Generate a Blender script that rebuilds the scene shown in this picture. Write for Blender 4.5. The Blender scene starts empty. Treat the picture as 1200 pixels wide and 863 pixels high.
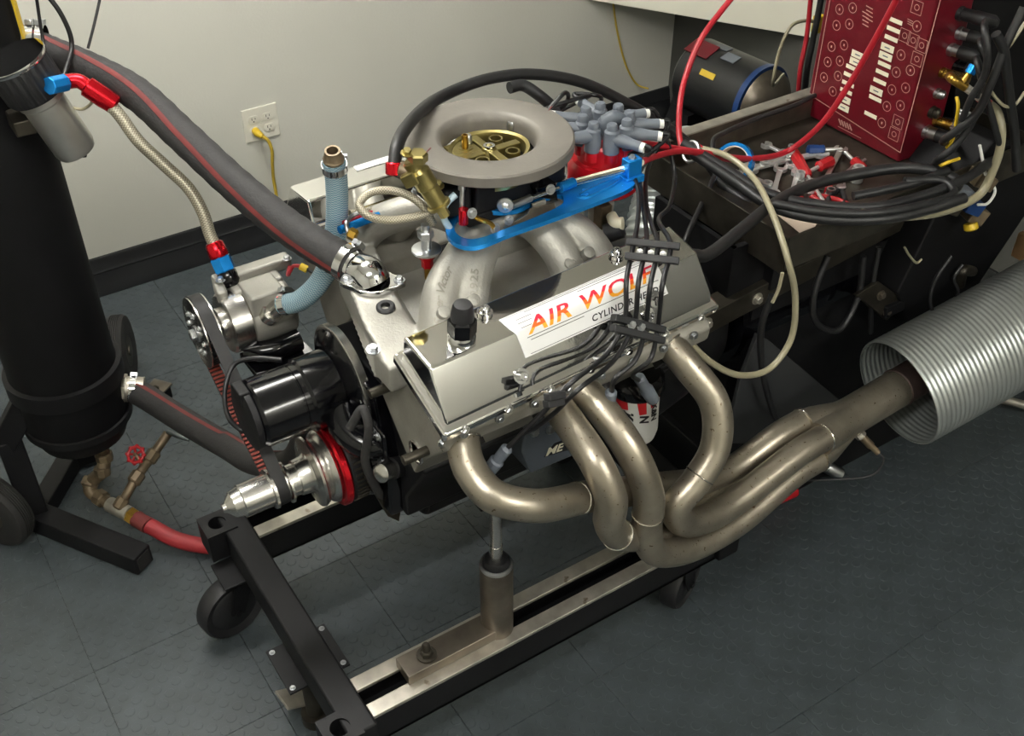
import bpy, bmesh, math, random
from mathutils import Vector, Matrix
random.seed(7)
sc = bpy.context.scene
COL = sc.collection
V = Vector

# ---------------------------------------------------------------- camera
CAM = V((0.0, -1.38, 2.03)); FPX = 1300.0; CX, CY = 600.0, 431.5
PITCH = math.radians(38.9); YAW = math.radians(57.0)
FW = V((math.cos(YAW)*math.cos(PITCH), math.sin(YAW)*math.cos(PITCH), -math.sin(PITCH)))
RT = V((math.sin(YAW), -math.cos(YAW), 0.0)); UP = RT.cross(FW)
cd = bpy.data.cameras.new('camera'); cam = bpy.data.objects.new('camera', cd); COL.objects.link(cam)
cam.matrix_world = Matrix(((RT.x, UP.x, -FW.x, CAM.x), (RT.y, UP.y, -FW.y, CAM.y), (RT.z, UP.z, -FW.z, CAM.z), (0, 0, 0, 1)))
cd.sensor_width = 36.0; cd.lens = 36.0*FPX/1200.0; cd.clip_start = 0.05
sc.camera = cam

# ---------------------------------------------------------------- world and exposure
w = bpy.data.worlds.new('world'); sc.world = w; w.use_nodes = True
w.node_tree.nodes['Background'].inputs[0].default_value = (0.75, 0.78, 0.8, 1)
w.node_tree.nodes['Background'].inputs[1].default_value = 0.05
sc.view_settings.view_transform = 'Standard'; sc.view_settings.look = 'None'
sc.view_settings.gamma = 1.0; sc.view_settings.exposure = 0.0
sc.view_settings.use_curve_mapping = False
LIGHT_W = 2.7
# (x, y, strength) of the ceiling troffers; their lit diffusers are the only lamps of the room
TROFFERS = [(0.50, 0.85, 15.0), (-0.3, -1.2, 11.0), (1.4, -2.8, 13.0)]  # last one is added to brighten the front wall mirrored in the valve cover
CEIL = 2.75

# ---------------------------------------------------------------- helpers
def ray(px, py): return FW + RT*((px-CX)/FPX) - UP*((py-CY)/FPX)
def P(px, py, x=None, y=None, z=None):
    """photo pixel -> point on the plane x=, y= or z="""
    r = ray(px, py)
    if x is not None: t = (x-CAM.x)/r.x
    elif y is not None: t = (y-CAM.y)/r.y
    else: t = (z-CAM.z)/r.z
    return CAM + r*t
def PY(*pts): return [P(a, b, y=c) for a, b, c in pts]
def PZ(*pts): return [P(a, b, z=c) for a, b, c in pts]

def lin(c):
    c = c/255.0
    return c/12.92 if c <= 0.04045 else ((c+0.055)/1.055)**2.4
MATS = {}
def mat(name, rgb, metal=0.0, rough=0.5, var=None, bump=None, coat=0.0, trans=0.0, emit=None, spots=None, spec=None):
    m = bpy.data.materials.new(name); m.use_nodes = True; MATS[name] = m
    nt = m.node_tree; b = nt.nodes['Principled BSDF']
    col = (lin(rgb[0]), lin(rgb[1]), lin(rgb[2]), 1)
    b.inputs['Base Color'].default_value = col
    b.inputs['Metallic'].default_value = metal; b.inputs['Roughness'].default_value = rough
    b.inputs['Coat Weight'].default_value = coat
    if spec is not None: b.inputs['Specular IOR Level'].default_value = spec
    if trans: b.inputs['Transmission Weight'].default_value = trans
    if emit:
        b.inputs['Emission Color'].default_value = (*emit[:3], 1); b.inputs['Emission Strength'].default_value = emit[3]
    tc = nt.nodes.new('ShaderNodeTexCoord')
    out = None
    if var:
        n = nt.nodes.new('ShaderNodeTexNoise'); n.inputs['Scale'].default_value = var[0]; n.inputs['Detail'].default_value = 6
        nt.links.new(tc.outputs['Object'], n.inputs['Vector'])
        r = nt.nodes.new('ShaderNodeValToRGB'); a = var[1]
        r.color_ramp.elements[0].position = 0.3; r.color_ramp.elements[1].position = 0.7
        r.color_ramp.elements[0].color = tuple(c*(1-a) for c in col[:3])+(1,)
        r.color_ramp.elements[1].color = tuple(min(1, c*(1+a)) for c in col[:3])+(1,)
        nt.links.new(n.outputs['Fac'], r.inputs['Fac']); out = r.outputs['Color']
        rr = nt.nodes.new('ShaderNodeMapRange'); rr.inputs['To Min'].default_value = max(0.02, rough*0.85); rr.inputs['To Max'].default_value = min(1, rough*1.15)
        nt.links.new(n.outputs['Fac'], rr.inputs['Value']); nt.links.new(rr.outputs['Result'], b.inputs['Roughness'])
    if spots:
        n2 = nt.nodes.new('ShaderNodeTexNoise'); n2.inputs['Scale'].default_value = spots[0]; n2.inputs['Detail'].default_value = 3
        nt.links.new(tc.outputs['Object'], n2.inputs['Vector'])
        r2 = nt.nodes.new('ShaderNodeValToRGB')
        r2.color_ramp.elements[0].position = spots[1]; r2.color_ramp.elements[1].position = spots[1]+0.06
        r2.color_ramp.elements[0].color = (0, 0, 0, 1); r2.color_ramp.elements[1].color = (1, 1, 1, 1)
        nt.links.new(n2.outputs['Fac'], r2.inputs['Fac'])
        mx = nt.nodes.new('ShaderNodeMix'); mx.data_type = 'RGBA'
        nt.links.new(r2.outputs['Color'], mx.inputs['Factor'])
        if out: nt.links.new(out, mx.inputs['A'])
        else: mx.inputs['A'].default_value = col
        s = spots[2]; mx.inputs['B'].default_value = (lin(s[0]), lin(s[1]), lin(s[2]), 1)
        out = mx.outputs['Result']
    if out: nt.links.new(out, b.inputs['Base Color'])
    if bump:
        n3 = nt.nodes.new('ShaderNodeTexNoise'); n3.inputs['Scale'].default_value = bump[0]; n3.inputs['Detail'].default_value = 4
        nt.links.new(tc.outputs['Object'], n3.inputs['Vector'])
        bp = nt.nodes.new('ShaderNodeBump'); bp.inputs['Strength'].default_value = bump[1]; bp.inputs['Distance'].default_value = 0.002
        nt.links.new(n3.outputs['Fac'], bp.inputs['Height']); nt.links.new(bp.outputs['Normal'], b.inputs['Normal'])
    return m

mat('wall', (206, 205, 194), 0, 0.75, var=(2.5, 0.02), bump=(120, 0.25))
mat('wall_shaded', (84, 84, 79), 0, 0.8, var=(3, 0.03), bump=(120, 0.2))  # wall paint with the dim right corner's shade put into the colour
mat('ceiling', (240, 238, 230), 0, 0.85, var=(4, 0.03))
mat('floor', (58, 65, 68), 0, 0.5, var=(14, 0.22), bump=(60, 0.25), spots=(7, 0.72, (60, 66, 64)))
mat('seam', (26, 30, 31), 0, 0.8)
mat('rubber', (24, 24, 26), 0, 0.55, var=(30, 0.3))
mat('base_rubber', (26, 27, 29), 0, 0.35, var=(10, 0.2))
mat('hose_rubber', (42, 41, 41), 0, 0.75, var=(60, 0.25), bump=(180, 0.4))
mat('cable', (26, 26, 27), 0, 0.45, var=(40, 0.2))
mat('lead', (22, 22, 24), 0, 0.4)
mat('stripe', (100, 34, 32), 0, 0.7, var=(40, 0.2))
mat('black_paint', (14, 14, 16), 0, 0.55, var=(9, 0.35), bump=(70, 0.12), spec=0.3)
mat('black_gloss', (8, 8, 11), 0, 0.14, coat=0.1, spec=0.4)
mat('black_matte', (9, 9, 11), 0, 0.65, var=(12, 0.3), spec=0.25)
mat('dark_steel', (70, 66, 58), 0.8, 0.45, var=(18, 0.35), bump=(60, 0.15))
mat('raw_steel', (172, 167, 156), 0.75, 0.42, var=(26, 0.22), bump=(90, 0.12), spots=(30, 0.68, (120, 108, 90)))
mat('old_steel', (120, 112, 101), 0.85, 0.36, var=(16, 0.3), bump=(90, 0.1))
mat('chrome', (225, 225, 226), 1.0, 0.05)
mat('polished', (246, 245, 243), 1.0, 0.06, var=(3, 0.03), bump=(16, 0.10))
mat('alu', (205, 203, 198), 1.0, 0.26, var=(30, 0.08))
mat('cast_alu', (160, 158, 150), 0.55, 0.52, var=(12, 0.14), bump=(230, 0.35))
mat('head_cast', (140, 137, 128), 0.5, 0.55, var=(14, 0.2), bump=(200, 0.3))
mat('zinc', (186, 188, 190), 1.0, 0.3, var=(40, 0.1))
mat('header', (160, 152, 137), 0.85, 0.36, var=(18, 0.16), bump=(160, 0.12), spots=(150, 0.66, (96, 78, 54)))
mat('header_weld', (215, 210, 200), 1.0, 0.2)
mat('rust_pipe', (78, 64, 60), 0.6, 0.55, var=(24, 0.3))
mat('duct', (168, 173, 170), 0.7, 0.36, var=(6, 0.12))
mat('duct_line', (90, 96, 96), 0.9, 0.5)
mat('ring_grey', (112, 108, 101), 0.35, 0.55, var=(35, 0.08), bump=(140, 0.15))
mat('chromate', (150, 138, 88), 0.9, 0.3, var=(9, 0.3))
mat('brass', (176, 140, 62), 0.95, 0.28, var=(20, 0.15))
mat('brass_old', (112, 98, 78), 0.6, 0.45, var=(26, 0.35))
mat('blue_anod', (28, 138, 220), 0.65, 0.26, var=(20, 0.08))
mat('red_anod', (200, 22, 36), 0.8, 0.22)
mat('red_plastic', (176, 16, 28), 0, 0.3, coat=0.2, var=(12, 0.1))
mat('red_wire', (156, 26, 38), 0, 0.4)
mat('red_hose', (150, 38, 44), 0, 0.55, var=(30, 0.15))
mat('boot_grey', (96, 102, 110), 0, 0.45, var=(24, 0.08))
mat('boot_dark', (78, 84, 92), 0, 0.5)
mat('white', (222, 222, 216), 0, 0.45)
mat('cabinet_white', (236, 233, 216), 0, 0.5, var=(3, 0.03))
mat('outlet_white', (222, 219, 205), 0, 0.35)
mat('slot_dark', (30, 28, 26), 0, 0.6)
mat('yellow', (205, 172, 38), 0, 0.45)
mat('yellow_cord', (188, 160, 52), 0, 0.5)
mat('console_red', (96, 10, 25), 0.1, 0.32, var=(8, 0.06))
mat('console_print', (176, 130, 120), 0, 0.5)
mat('strip_white', (228, 222, 196), 0, 0.5)
mat('motor_black', (13, 14, 16), 0, 0.4, var=(12, 0.25))
mat('motor_blue', (16, 52, 104), 0.2, 0.35)
mat('clear_hose', (168, 190, 200), 0, 0.3)
mat('clear_tube', (142, 136, 112), 0, 0.3)
mat('tire', (30, 29, 28), 0, 0.75, var=(30, 0.25))
mat('sticker', (228, 228, 226), 0, 0.35)
mat('ink', (20, 18, 20), 0, 0.5)
mat('ink_red', (196, 24, 52), 0, 0.4)
mat('ink_orange', (236, 96, 26), 0, 0.4)
mat('ink_yellow', (246, 170, 40), 0, 0.4)
mat('filter_red', (206, 34, 40), 0, 0.35)
mat('lamp', (245, 245, 240), 0, 0.5)
mat('paper', (196, 178, 160), 0, 0.7)
mat('wood', (150, 116, 78), 0, 0.6, var=(12, 0.2))
mat('belt', (20, 19, 20), 0, 0.6)
mat('belt_teeth', (128, 52, 40), 0, 0.6)
mat('tool_grip', (160, 22, 28), 0, 0.35)
mat('dark_grey', (44, 45, 46), 0, .6, var=(10, .15))
mat('brushed', (206, 204, 198), 0.9, 0.34, var=(30, 0.06))
mat('tool_steel', (214, 214, 212), 0.75, 0.3, var=(40, .08))
mat('plug_white', (210, 206, 196), 0, 0.4)

def braid(name, c1, c2, scale):
    m = mat(name, c1, 0.6, 0.48)
    nt = m.node_tree; b = nt.nodes['Principled BSDF']
    uv = nt.nodes.new('ShaderNodeUVMap')
    mp = nt.nodes.new('ShaderNodeMapping'); mp.inputs['Scale'].default_value = scale
    nt.links.new(uv.outputs['UV'], mp.inputs['Vector'])
    ck = nt.nodes.new('ShaderNodeTexChecker'); ck.inputs['Scale'].default_value = 1
    mp.inputs['Rotation'].default_value = (0, 0, 0)
    nt.links.new(mp.outputs['Vector'], ck.inputs['Vector'])
    ck.inputs['Color1'].default_value = (lin(c1[0]), lin(c1[1]), lin(c1[2]), 1)
    ck.inputs['Color2'].default_value = (lin(c2[0]), lin(c2[1]), lin(c2[2]), 1)
    nt.links.new(ck.outputs['Color'], b.inputs['Base Color'])
    bp = nt.nodes.new('ShaderNodeBump'); bp.inputs['Strength'].default_value = 0.3; bp.inputs['Distance'].default_value = 0.001
    nt.links.new(ck.outputs['Fac'], bp.inputs['Height']); nt.links.new(bp.outputs['Normal'], b.inputs['Normal'])
    return m
braid('steel_braid', (172, 166, 148), (126, 120, 104), (16, 420, 1))
bl = braid('blue_braid', (164, 182, 188), (88, 130, 148), (22, 420, 1))
bl.node_tree.nodes['Principled BSDF'].inputs['Metallic'].default_value = 0.0

def catmull(pts, seg=8):
    pts = [V(p) for p in pts]
    if len(pts) < 3: return pts
    out = []
    for i in range(len(pts)-1):
        p0 = pts[i-1] if i > 0 else pts[0]*2-pts[1]
        p1, p2 = pts[i], pts[i+1]
        p3 = pts[i+2] if i+2 < len(pts) else pts[-1]*2-pts[-2]
        d1 = max((p1-p0).length, 1e-6)**.5; d2 = max((p2-p1).length, 1e-6)**.5; d3 = max((p3-p2).length, 1e-6)**.5
        m1 = (p2-p1)/d2 - (p2-p0)/(d1+d2) + (p1-p0)/d1
        m2 = (p3-p2)/d3 - (p3-p1)/(d2+d3) + (p2-p1)/d2
        m1 = m1*d2; m2 = m2*d2
        for k in range(seg):
            t = k/seg
            out.append(p1*(2*t**3-3*t**2+1) + m1*(t**3-2*t**2+t) + p2*(-2*t**3+3*t**2) + m2*(t**3-t**2))
    out.append(pts[-1])
    return out
def perp(d):
    d = V(d).normalized(); a = V((0, 0, 1)) if abs(d.z) < 0.9 else V((1, 0, 0))
    u = d.cross(a).normalized(); return u, d.cross(u).normalized()
def frames(path):
    """parallel transport frames"""
    n = len(path); T = []
    for i in range(n):
        a = path[max(i-1, 0)]; b = path[min(i+1, n-1)]
        t = (b-a); T.append(t.normalized() if t.length > 1e-9 else V((1, 0, 0)))
    u, v = perp(T[0]); F = [(u, v)]
    for i in range(1, n):
        u = F[-1][0]; u = u - T[i]*u.dot(T[i])
        if u.length < 1e-6: u, _ = perp(T[i])
        u.normalize(); F.append((u, T[i].cross(u).normalized()))
    return T, F

class MB:
    def __init__(s): s.v = []; s.f = []; s.uv = []
    def ring_strip(s, rings, closed=True, cap=True, uvs=None):
        base = len(s.v); n = len(rings[0])
        for r in rings: s.v.extend(tuple(p) for p in r)
        L = [0.0]
        for i in range(1, len(rings)): L.append(L[-1]+(V(rings[i][0])-V(rings[i-1][0])).length)
        m = n if closed else n-1
        for i in range(len(rings)-1):
            for j in range(m):
                k = (j+1) % n
                s.f.append((base+i*n+j, base+i*n+k, base+(i+1)*n+k, base+(i+1)*n+j))
                s.uv.append(((j/n, L[i]), ((j+1)/n, L[i]), ((j+1)/n, L[i+1]), (j/n, L[i+1])))
        if cap and closed:
            a = tuple(base+j for j in range(n))[::-1]; b = tuple(base+(len(rings)-1)*n+j for j in range(n))
            s.f.append(a); s.uv.append([(0, 0)]*n); s.f.append(b); s.uv.append([(0, 0)]*n)
        return s
    def tube(s, pts, r, n=12, seg=8, cap=True, smooth=True, squash=None):
        path = catmull(pts, seg) if smooth else [V(p) for p in pts]
        N = len(path)
        if isinstance(r, (int, float)): rr = [r]*N
        else:
            rr = []
            for i in range(N):
                t = i/(N-1)*(len(r)-1); k = min(int(t), len(r)-2); rr.append(r[k]*(1-(t-k))+r[k+1]*(t-k))
        T, F = frames(path); rings = []
        for p, (u, v), q in zip(path, F, rr):
            rings.append([p+(u*math.cos(2*math.pi*j/n)+v*math.sin(2*math.pi*j/n))*q for j in range(n)])
        return s.ring_strip(rings, True, cap)
    def cyl(s, a, b, r0, r1=None, n=20):
        a, b = V(a), V(b); r1 = r0 if r1 is None else r1; u, v = perp(b-a)
        ang = [2*math.pi*j/n for j in range(n)]
        return s.ring_strip([[a+(u*math.cos(t)+v*math.sin(t))*r0 for t in ang], [b+(u*math.cos(t)+v*math.sin(t))*r1 for t in ang]])
    def lathe(s, prof, o, d, n=32, cap=True):
        """prof: (radius, height along d)"""
        o = V(o); d = V(d).normalized(); u, v = perp(d)
        ang = [2*math.pi*j/n for j in range(n)]
        return s.ring_strip([[o+d*h+(u*math.cos(t)+v*math.sin(t))*max(r, 1e-4) for t in ang] for r, h in prof], True, cap)
    def box(s, c, size, ax=None):
        c = V(c)
        if ax is None: X, Y, Z = V((1, 0, 0)), V((0, 1, 0)), V((0, 0, 1))
        else: X, Y, Z = ax
        h = [q/2 for q in size]; b = len(s.v)
        for dx, dy, dz in ((-1,-1,-1),(1,-1,-1),(1,1,-1),(-1,1,-1),(-1,-1,1),(1,-1,1),(1,1,1),(-1,1,1)):
            s.v.append(tuple(c+X*dx*h[0]+Y*dy*h[1]+Z*dz*h[2]))
        for f in ((0,3,2,1),(4,5,6,7),(0,1,5,4),(1,2,6,5),(2,3,7,6),(3,0,4,7)):
            s.f.append(tuple(b+i for i in f)); s.uv.append([(0, 0), (1, 0), (1, 1), (0, 1)])
        return s
    def bar(s, a, b, wd, ht, up=(0, 0, 1)):
        a, b = V(a), V(b); X = (b-a).normalized(); Z = V(up); Y = Z.cross(X).normalized(); Z = X.cross(Y)
        return s.box((a+b)/2, ((b-a).length, wd, ht), (X, Y, Z))
    def prism(s, poly, ext):
        poly = [V(p) for p in poly]; ext = V(ext)
        nrm = V((0, 0, 0))
        for i in range(len(poly)): nrm += poly[i].cross(poly[(i+1) % len(poly)])
        if nrm.dot(ext) < 0: poly = poly[::-1]
        return s.ring_strip([poly, [p+ext for p in poly]])
    def loft(s, rings, cap=True): return s.ring_strip(rings, True, cap)
    def torus(s, c, d, R, r, n=32, m=10):
        c = V(c); d = V(d).normalized(); u, v = perp(d); rings = []
        for i in range(n+1):
            t = 2*math.pi*i/n; e = u*math.cos(t)+v*math.sin(t)
            rings.append([c+e*(R+r*math.cos(2*math.pi*j/m))+d*r*math.sin(2*math.pi*j/m) for j in range(m)])
        return s.ring_strip(rings, True, False)
    def sphere(s, c, r, n=14, d=(0, 0, 1), squash=1.0):
        pr = [(r*math.sin(math.pi*i/8), -r*squash*math.cos(math.pi*i/8)) for i in range(9)]
        return s.lathe(pr, c, d, n, cap=False)
    def plate(s, outer, holes_ring, ext): return s
    def mesh(s, name, origin):
        me = bpy.data.meshes.new(name)
        o = V(origin)
        me.from_pydata([tuple(V(p)-o) for p in s.v], [], s.f)
        uvl = me.uv_layers.new(name='UVMap'); i = 0
        for q in s.uv:
            for c in q: uvl.data[i].uv = c; i += 1
        return me

def tag(o, label=None, cat=None, group=None, kind=None):
    if label: o['label'] = label
    if cat: o['category'] = cat
    if group: o['group'] = group
    if kind: o['kind'] = kind
    return o
ROOTLOC = {}
def thing(name, label, cat, loc, group=None, kind=None):
    o = bpy.data.objects.new(name, None); COL.objects.link(o); o.empty_display_size = 0.02
    o.location = V(loc); ROOTLOC[o.name] = V(loc)
    return tag(o, label, cat, group, kind)
def put(o, parent, world_loc):
    """place o at world_loc, as a child of parent (no parent has a rotation)"""
    ROOTLOC[o.name] = V(world_loc)
    if parent is not None:
        o.parent = parent; o.location = V(world_loc)-ROOTLOC[parent.name]
    else: o.location = V(world_loc)
def obj(name, mb, m, parent=None, bevel=0.0, smooth=40, seg=2, label=None, cat=None, group=None, kind=None, mods=None):
    lo = V([min(p[i] for p in mb.v) for i in range(3)]); hi = V([max(p[i] for p in mb.v) for i in range(3)])
    org = (lo+hi)/2
    if parent is None: org.z = lo.z
    me = mb.mesh(name, org)
    bm = bmesh.new(); bm.from_mesh(me); bmesh.ops.recalc_face_normals(bm, faces=bm.faces); bm.to_mesh(me); bm.free()
    me.materials.append(MATS[m])
    if smooth:
        me.polygons.foreach_set('use_smooth', [True]*len(me.polygons)); me.set_sharp_from_angle(angle=math.radians(smooth))
    o = bpy.data.objects.new(name, me); COL.objects.link(o); put(o, parent, org)
    if mods: mods(o)
    if bevel:
        b = o.modifiers.new('bevel', 'BEVEL'); b.width = bevel; b.segments = seg; b.limit_method = 'ANGLE'; b.angle_limit = math.radians(35)
        b.harden_normals = True
    return tag(o, label, cat, group, kind)
def cast(vox, smooth_it=4):
    def f(o):
        r = o.modifiers.new('remesh', 'REMESH'); r.mode = 'VOXEL'; r.voxel_size = vox; r.use_smooth_shade = True
        s = o.modifiers.new('smooth', 'SMOOTH'); s.factor = 0.5; s.iterations = smooth_it
    return f
def orient(o, d, spin=0.0):
    q = V((0, 0, 1)).rotation_difference(V(d).normalized()); o.rotation_mode = 'QUATERNION'
    o.rotation_quaternion = q @ Matrix.Rotation(spin, 3, 'Z').to_quaternion()
# shared fastener meshes (unit: radius 1, along +z)
def _fast():
    a = MB().lathe([(1.5, 0), (1.5, .25)], (0, 0, 0), (0, 0, 1), 16); a.lathe([(1.0, .25), (1.0, 1.05), (.85, 1.2)], (0, 0, 0), (0, 0, 1), 6)
    hexb = a.mesh('bolt', (0, 0, 0))
    a = MB().lathe([(1.7, 0), (1.7, .2), (1.0, .2), (1.0, 1.3), (.9, 1.4), (.5, 1.4), (.45, .8)], (0, 0, 0), (0, 0, 1), 18)
    sock = a.mesh('cap_screw', (0, 0, 0))
    for me in (hexb, sock):
        me.polygons.foreach_set('use_smooth', [True]*len(me.polygons)); me.set_sharp_from_angle(angle=math.radians(35))
    return hexb, sock
HEXB, SOCK = _fast(); FCACHE = {}
def bolt(parent, pos, d, r, m='zinc', kind='hex', name='bolt'):
    base = HEXB if kind == 'hex' else SOCK
    if (kind, m) not in FCACHE:
        c = base.copy(); c.materials.append(MATS[m]); FCACHE[(kind, m)] = c
    o = bpy.data.objects.new(name, FCACHE[(kind, m)]); COL.objects.link(o); put(o, parent, V(pos)); orient(o, d); o.scale = (r, r, r)
    return o
def text2d(body, size, shear=0.0, spacing=1.0, bold=0.0):
    """flat text as verts (u, v) and faces, left aligned on v = 0"""
    c = bpy.data.curves.new('txt', 'FONT'); c.body = body; c.size = size; c.shear = shear; c.space_character = spacing; c.resolution_u = 3; c.offset = bold
    o = bpy.data.objects.new('txt', c); COL.objects.link(o)
    dg = bpy.context.evaluated_depsgraph_get(); me = bpy.data.meshes.new_from_object(o.evaluated_get(dg))
    vs = [(v.co.x, v.co.y) for v in me.vertices]; fs = [tuple(p.vertices) for p in me.polygons]
    COL.objects.unlink(o); bpy.data.objects.remove(o); bpy.data.curves.remove(c); bpy.data.meshes.remove(me)
    return vs, fs
def text_obj(name, body, size, fn, m, parent, cuts=(), mats=None, mat_fn=None, shear=0.0, spacing=1.0, bold=0.0):
    vs, fs = text2d(body, size, shear, spacing, bold)
    bm = bmesh.new()
    bv = [bm.verts.new((a, b, 0)) for a, b in vs]
    for f in fs:
        try: bm.faces.new([bv[i] for i in f])
        except ValueError: pass
    for c in cuts:
        bmesh.ops.bisect_plane(bm, geom=bm.verts[:]+bm.edges[:]+bm.faces[:], plane_co=(0, c, 0), plane_no=(0, 1, 0))
    if mat_fn:
        for f in bm.faces: f.material_index = mat_fn(f.calc_center_median().y)
    for v in bm.verts: v.co = fn(v.co.x, v.co.y)
    me = bpy.data.meshes.new(name); 
    cs = [v.co.copy() for v in bm.verts]; org = sum(cs, V((0, 0, 0)))/max(1, len(cs))
    for v in bm.verts: v.co -= org
    bm.to_mesh(me); bm.free()
    for q in (mats or [m]): me.materials.append(MATS[q])
    o = bpy.data.objects.new(name, me); COL.objects.link(o); put(o, parent, org)
    return o
def hose(name, pts, r, m, label, cat, group=None, n=14, seg=10, parent=None, **k):
    return obj(name, MB().tube(pts, r, n, seg), m, parent, smooth=60, label=label, cat=cat, group=group, **k)

# ================================================================ ROOM
WY = 1.78; WXR = 2.80; WXL = -1.9; WYF = -3.2
floor = obj('floor', MB().box(((WXL+WXR)/2, (WY+WYF)/2, -0.03), (WXR-WXL, WY-WYF, 0.044)), 'seam', kind='structure')
TS = 0.3045; TX0 = 0.6435; TY0 = -0.267
def tile_mesh():
    b = MB(); g = TS-0.0016
    b.box((0, 0, -0.0045), (g, g, 0.0077))
    k = 7; st = TS/k
    for i in range(k):
        for j in range(k):
            for off in (0.0, 0.5):
                x = (i+0.25+off)*st-TS/2; y = (j+0.25+off)*st-TS/2
                b.lathe([(0.0115, -0.0008), (0.0106, 0.0002)], (x, y, 0), (0, 0, 1), 10)
    me = b.mesh('tile', (0, 0, 0)); me.materials.append(MATS['floor']); return me
TM = tile_mesh()
for i in range(-4, 8):
    for j in range(-5, 7):
        x = TX0+(i+.5)*TS; y = TY0+(j+.5)*TS
        if x-TS/2 > WXR-.06 or y-TS/2 > WY-.06: continue
        o = bpy.data.objects.new('tile', TM); COL.objects.link(o); put(o, floor, (x, y, 0)); o.location.z = -ROOTLOC[floor.name].z
        o.rotation_euler.z = random.choice((0, math.pi))
wall_back = obj('wall_back', MB().box(((WXL+WXR)/2, WY+0.05, CEIL/2), (WXR-WXL+.2, .1, CEIL)), 'wall', kind='structure')
wall_right = obj('wall_right', MB().box((WXR+.05, (WY+WYF)/2, CEIL/2), (.1, WY-WYF, CEIL)), 'wall_shaded', kind='structure')
wall_left = obj('wall_left', MB().box((WXL-.05, (WY+WYF)/2, CEIL/2), (.1, WY-WYF, CEIL)), 'wall', kind='structure')
wall_front = obj('wall_front', MB().box(((WXL+WXR)/2, WYF-.05, CEIL/2), (WXR-WXL+.2, .1, CEIL)), 'wall', kind='structure')
ceiling = obj('ceiling', MB().box(((WXL+WXR)/2, (WY+WYF)/2, CEIL+.03), (WXR-WXL, WY-WYF, .06)), 'ceiling', kind='structure')
# rubber cove base: flat band over a bulged foot
def cove(name, a, b, inward):
    a, b, n = V(a), V(b), V(inward)
    prof = [(0, 0), (.042, 0), (.040, .012), (.030, .030), (.022, .052), (.017, .068), (.019, .072), (.014, .080), (.010, .108), (.006, .116), (0, .118)]
    m = MB(); m.ring_strip([[a+n*d+V((0, 0, h)) for d, h in prof], [b+n*d+V((0, 0, h)) for d, h in prof]])
    return obj(name, m, 'base_rubber', smooth=30, kind='structure')
cove('baseboard_back', (WXL, WY, 0), (WXR, WY, 0), (0, -1, 0))
cove('baseboard_right', (WXR, WYF, 0), (WXR, WY-.045, 0), (-1, 0, 0))
LE = {}
for i, (x, y, st) in enumerate(TROFFERS):
    t = thing('ceiling_light', ('long fluorescent light box hung over the engine near the back wall', 'long fluorescent light box hung over the middle of the room', 'unseen light box added close to the front wall to brighten it')[i], 'ceiling light', (x, y, CEIL-.16), group='fluorescent light boxes under the ceiling')
    f = MB(); f.box((x, y, CEIL-.085), (1.24, .05, .015))
    for sx in (-.45, .45): f.cyl((x+sx, y, CEIL-.06), (x+sx, y, CEIL), .006, n=8)
    for sx in (-.61, .61): f.box((x+sx, y, CEIL-.123), (.02, .28, .066))
    obj('frame', f, 'white', t, bevel=.003)
    key = 'diffuser_%d' % i
    mat(key, (245, 245, 240), 0, .5, emit=(1.0, .985, .95, st*LIGHT_W))
    obj('diffuser', MB().box((x, y, CEIL-.125), (1.19, .26, .06)), key, t, bevel=.01)

# ---- wall outlet
t = thing('wall_outlet', 'cream four socket electrical outlet plate on the pale wall', 'outlet', P(304, 168, y=WY))
q = [P(281, 132, y=WY), P(325, 119, y=WY), P(327, 155, y=WY), P(287, 168, y=WY)]
cx0 = (q[0].x+q[3].x)/2; cx1 = (q[1].x+q[2].x)/2; zt = (q[0].z+q[1].z)/2; zb = (q[2].z+q[3].z)/2
oc = V(((cx0+cx1)/2, WY, (zt+zb)/2)); ow = .118; oh = .112
obj('plate', MB().box(oc+V((0, -.003, 0)), (ow, .006, oh)), 'outlet_white', t, bevel=.0025)
SOCKETS = []
for dx in (-.024, .024):
    for dz in (.019, -.019):
        c = oc+V((dx, -.0066, dz)); SOCKETS.append(c)
        m = MB(); pr = []
        for k in range(20):
            a = 2*math.pi*k/20; pr.append(c+V((.017*math.cos(a), 0, max(-.0125, min(.0125, .017*math.sin(a))))))
        m.prism(pr, (0, -.0025, 0)); s = obj('socket', m, 'outlet_white', t, bevel=.0006)
        m = MB()
        for sx, sh in ((-.0055, .008), (.0055, .0065)): m.box(c+V((sx, -.0027, .003)), (.0018, .0008, sh))
        m.cyl(c+V((0, -.0023, -.0065)), c+V((0, -.0031, -.0065)), .0022, n=10)
        obj('slots', m, 'slot_dark', s)
bolt(t, oc+V((0, -.006, 0)), (0, -1, 0), .0022, 'outlet_white', 'sock', 'screw')
c = SOCKETS[1]
t = thing('power_cord', 'yellow power cord plugged into the wall outlet', 'cord', c+V((0, -.004, 0)))
m = MB(); m.tube([c+V((0, -.003, 0)), c+V((0, -.024, 0)), c+V((.008, -.040, -.006))], [.0125, .012, .008], 12)
obj('plug', m, 'yellow', t)
obj('cord', MB().tube([c+V((.006, -.037, -.004)), c+V((.022, -.044, -.022)), c+V((.030, -.044, -.06)), c+V((.028, -.036, -.11)), c+V((.03, -.02, -.2)), c+V((.05, -.05, -.385)), c+V((.3, -.05, -.40))], .0055, 10), 'yellow_cord', t)

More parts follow.
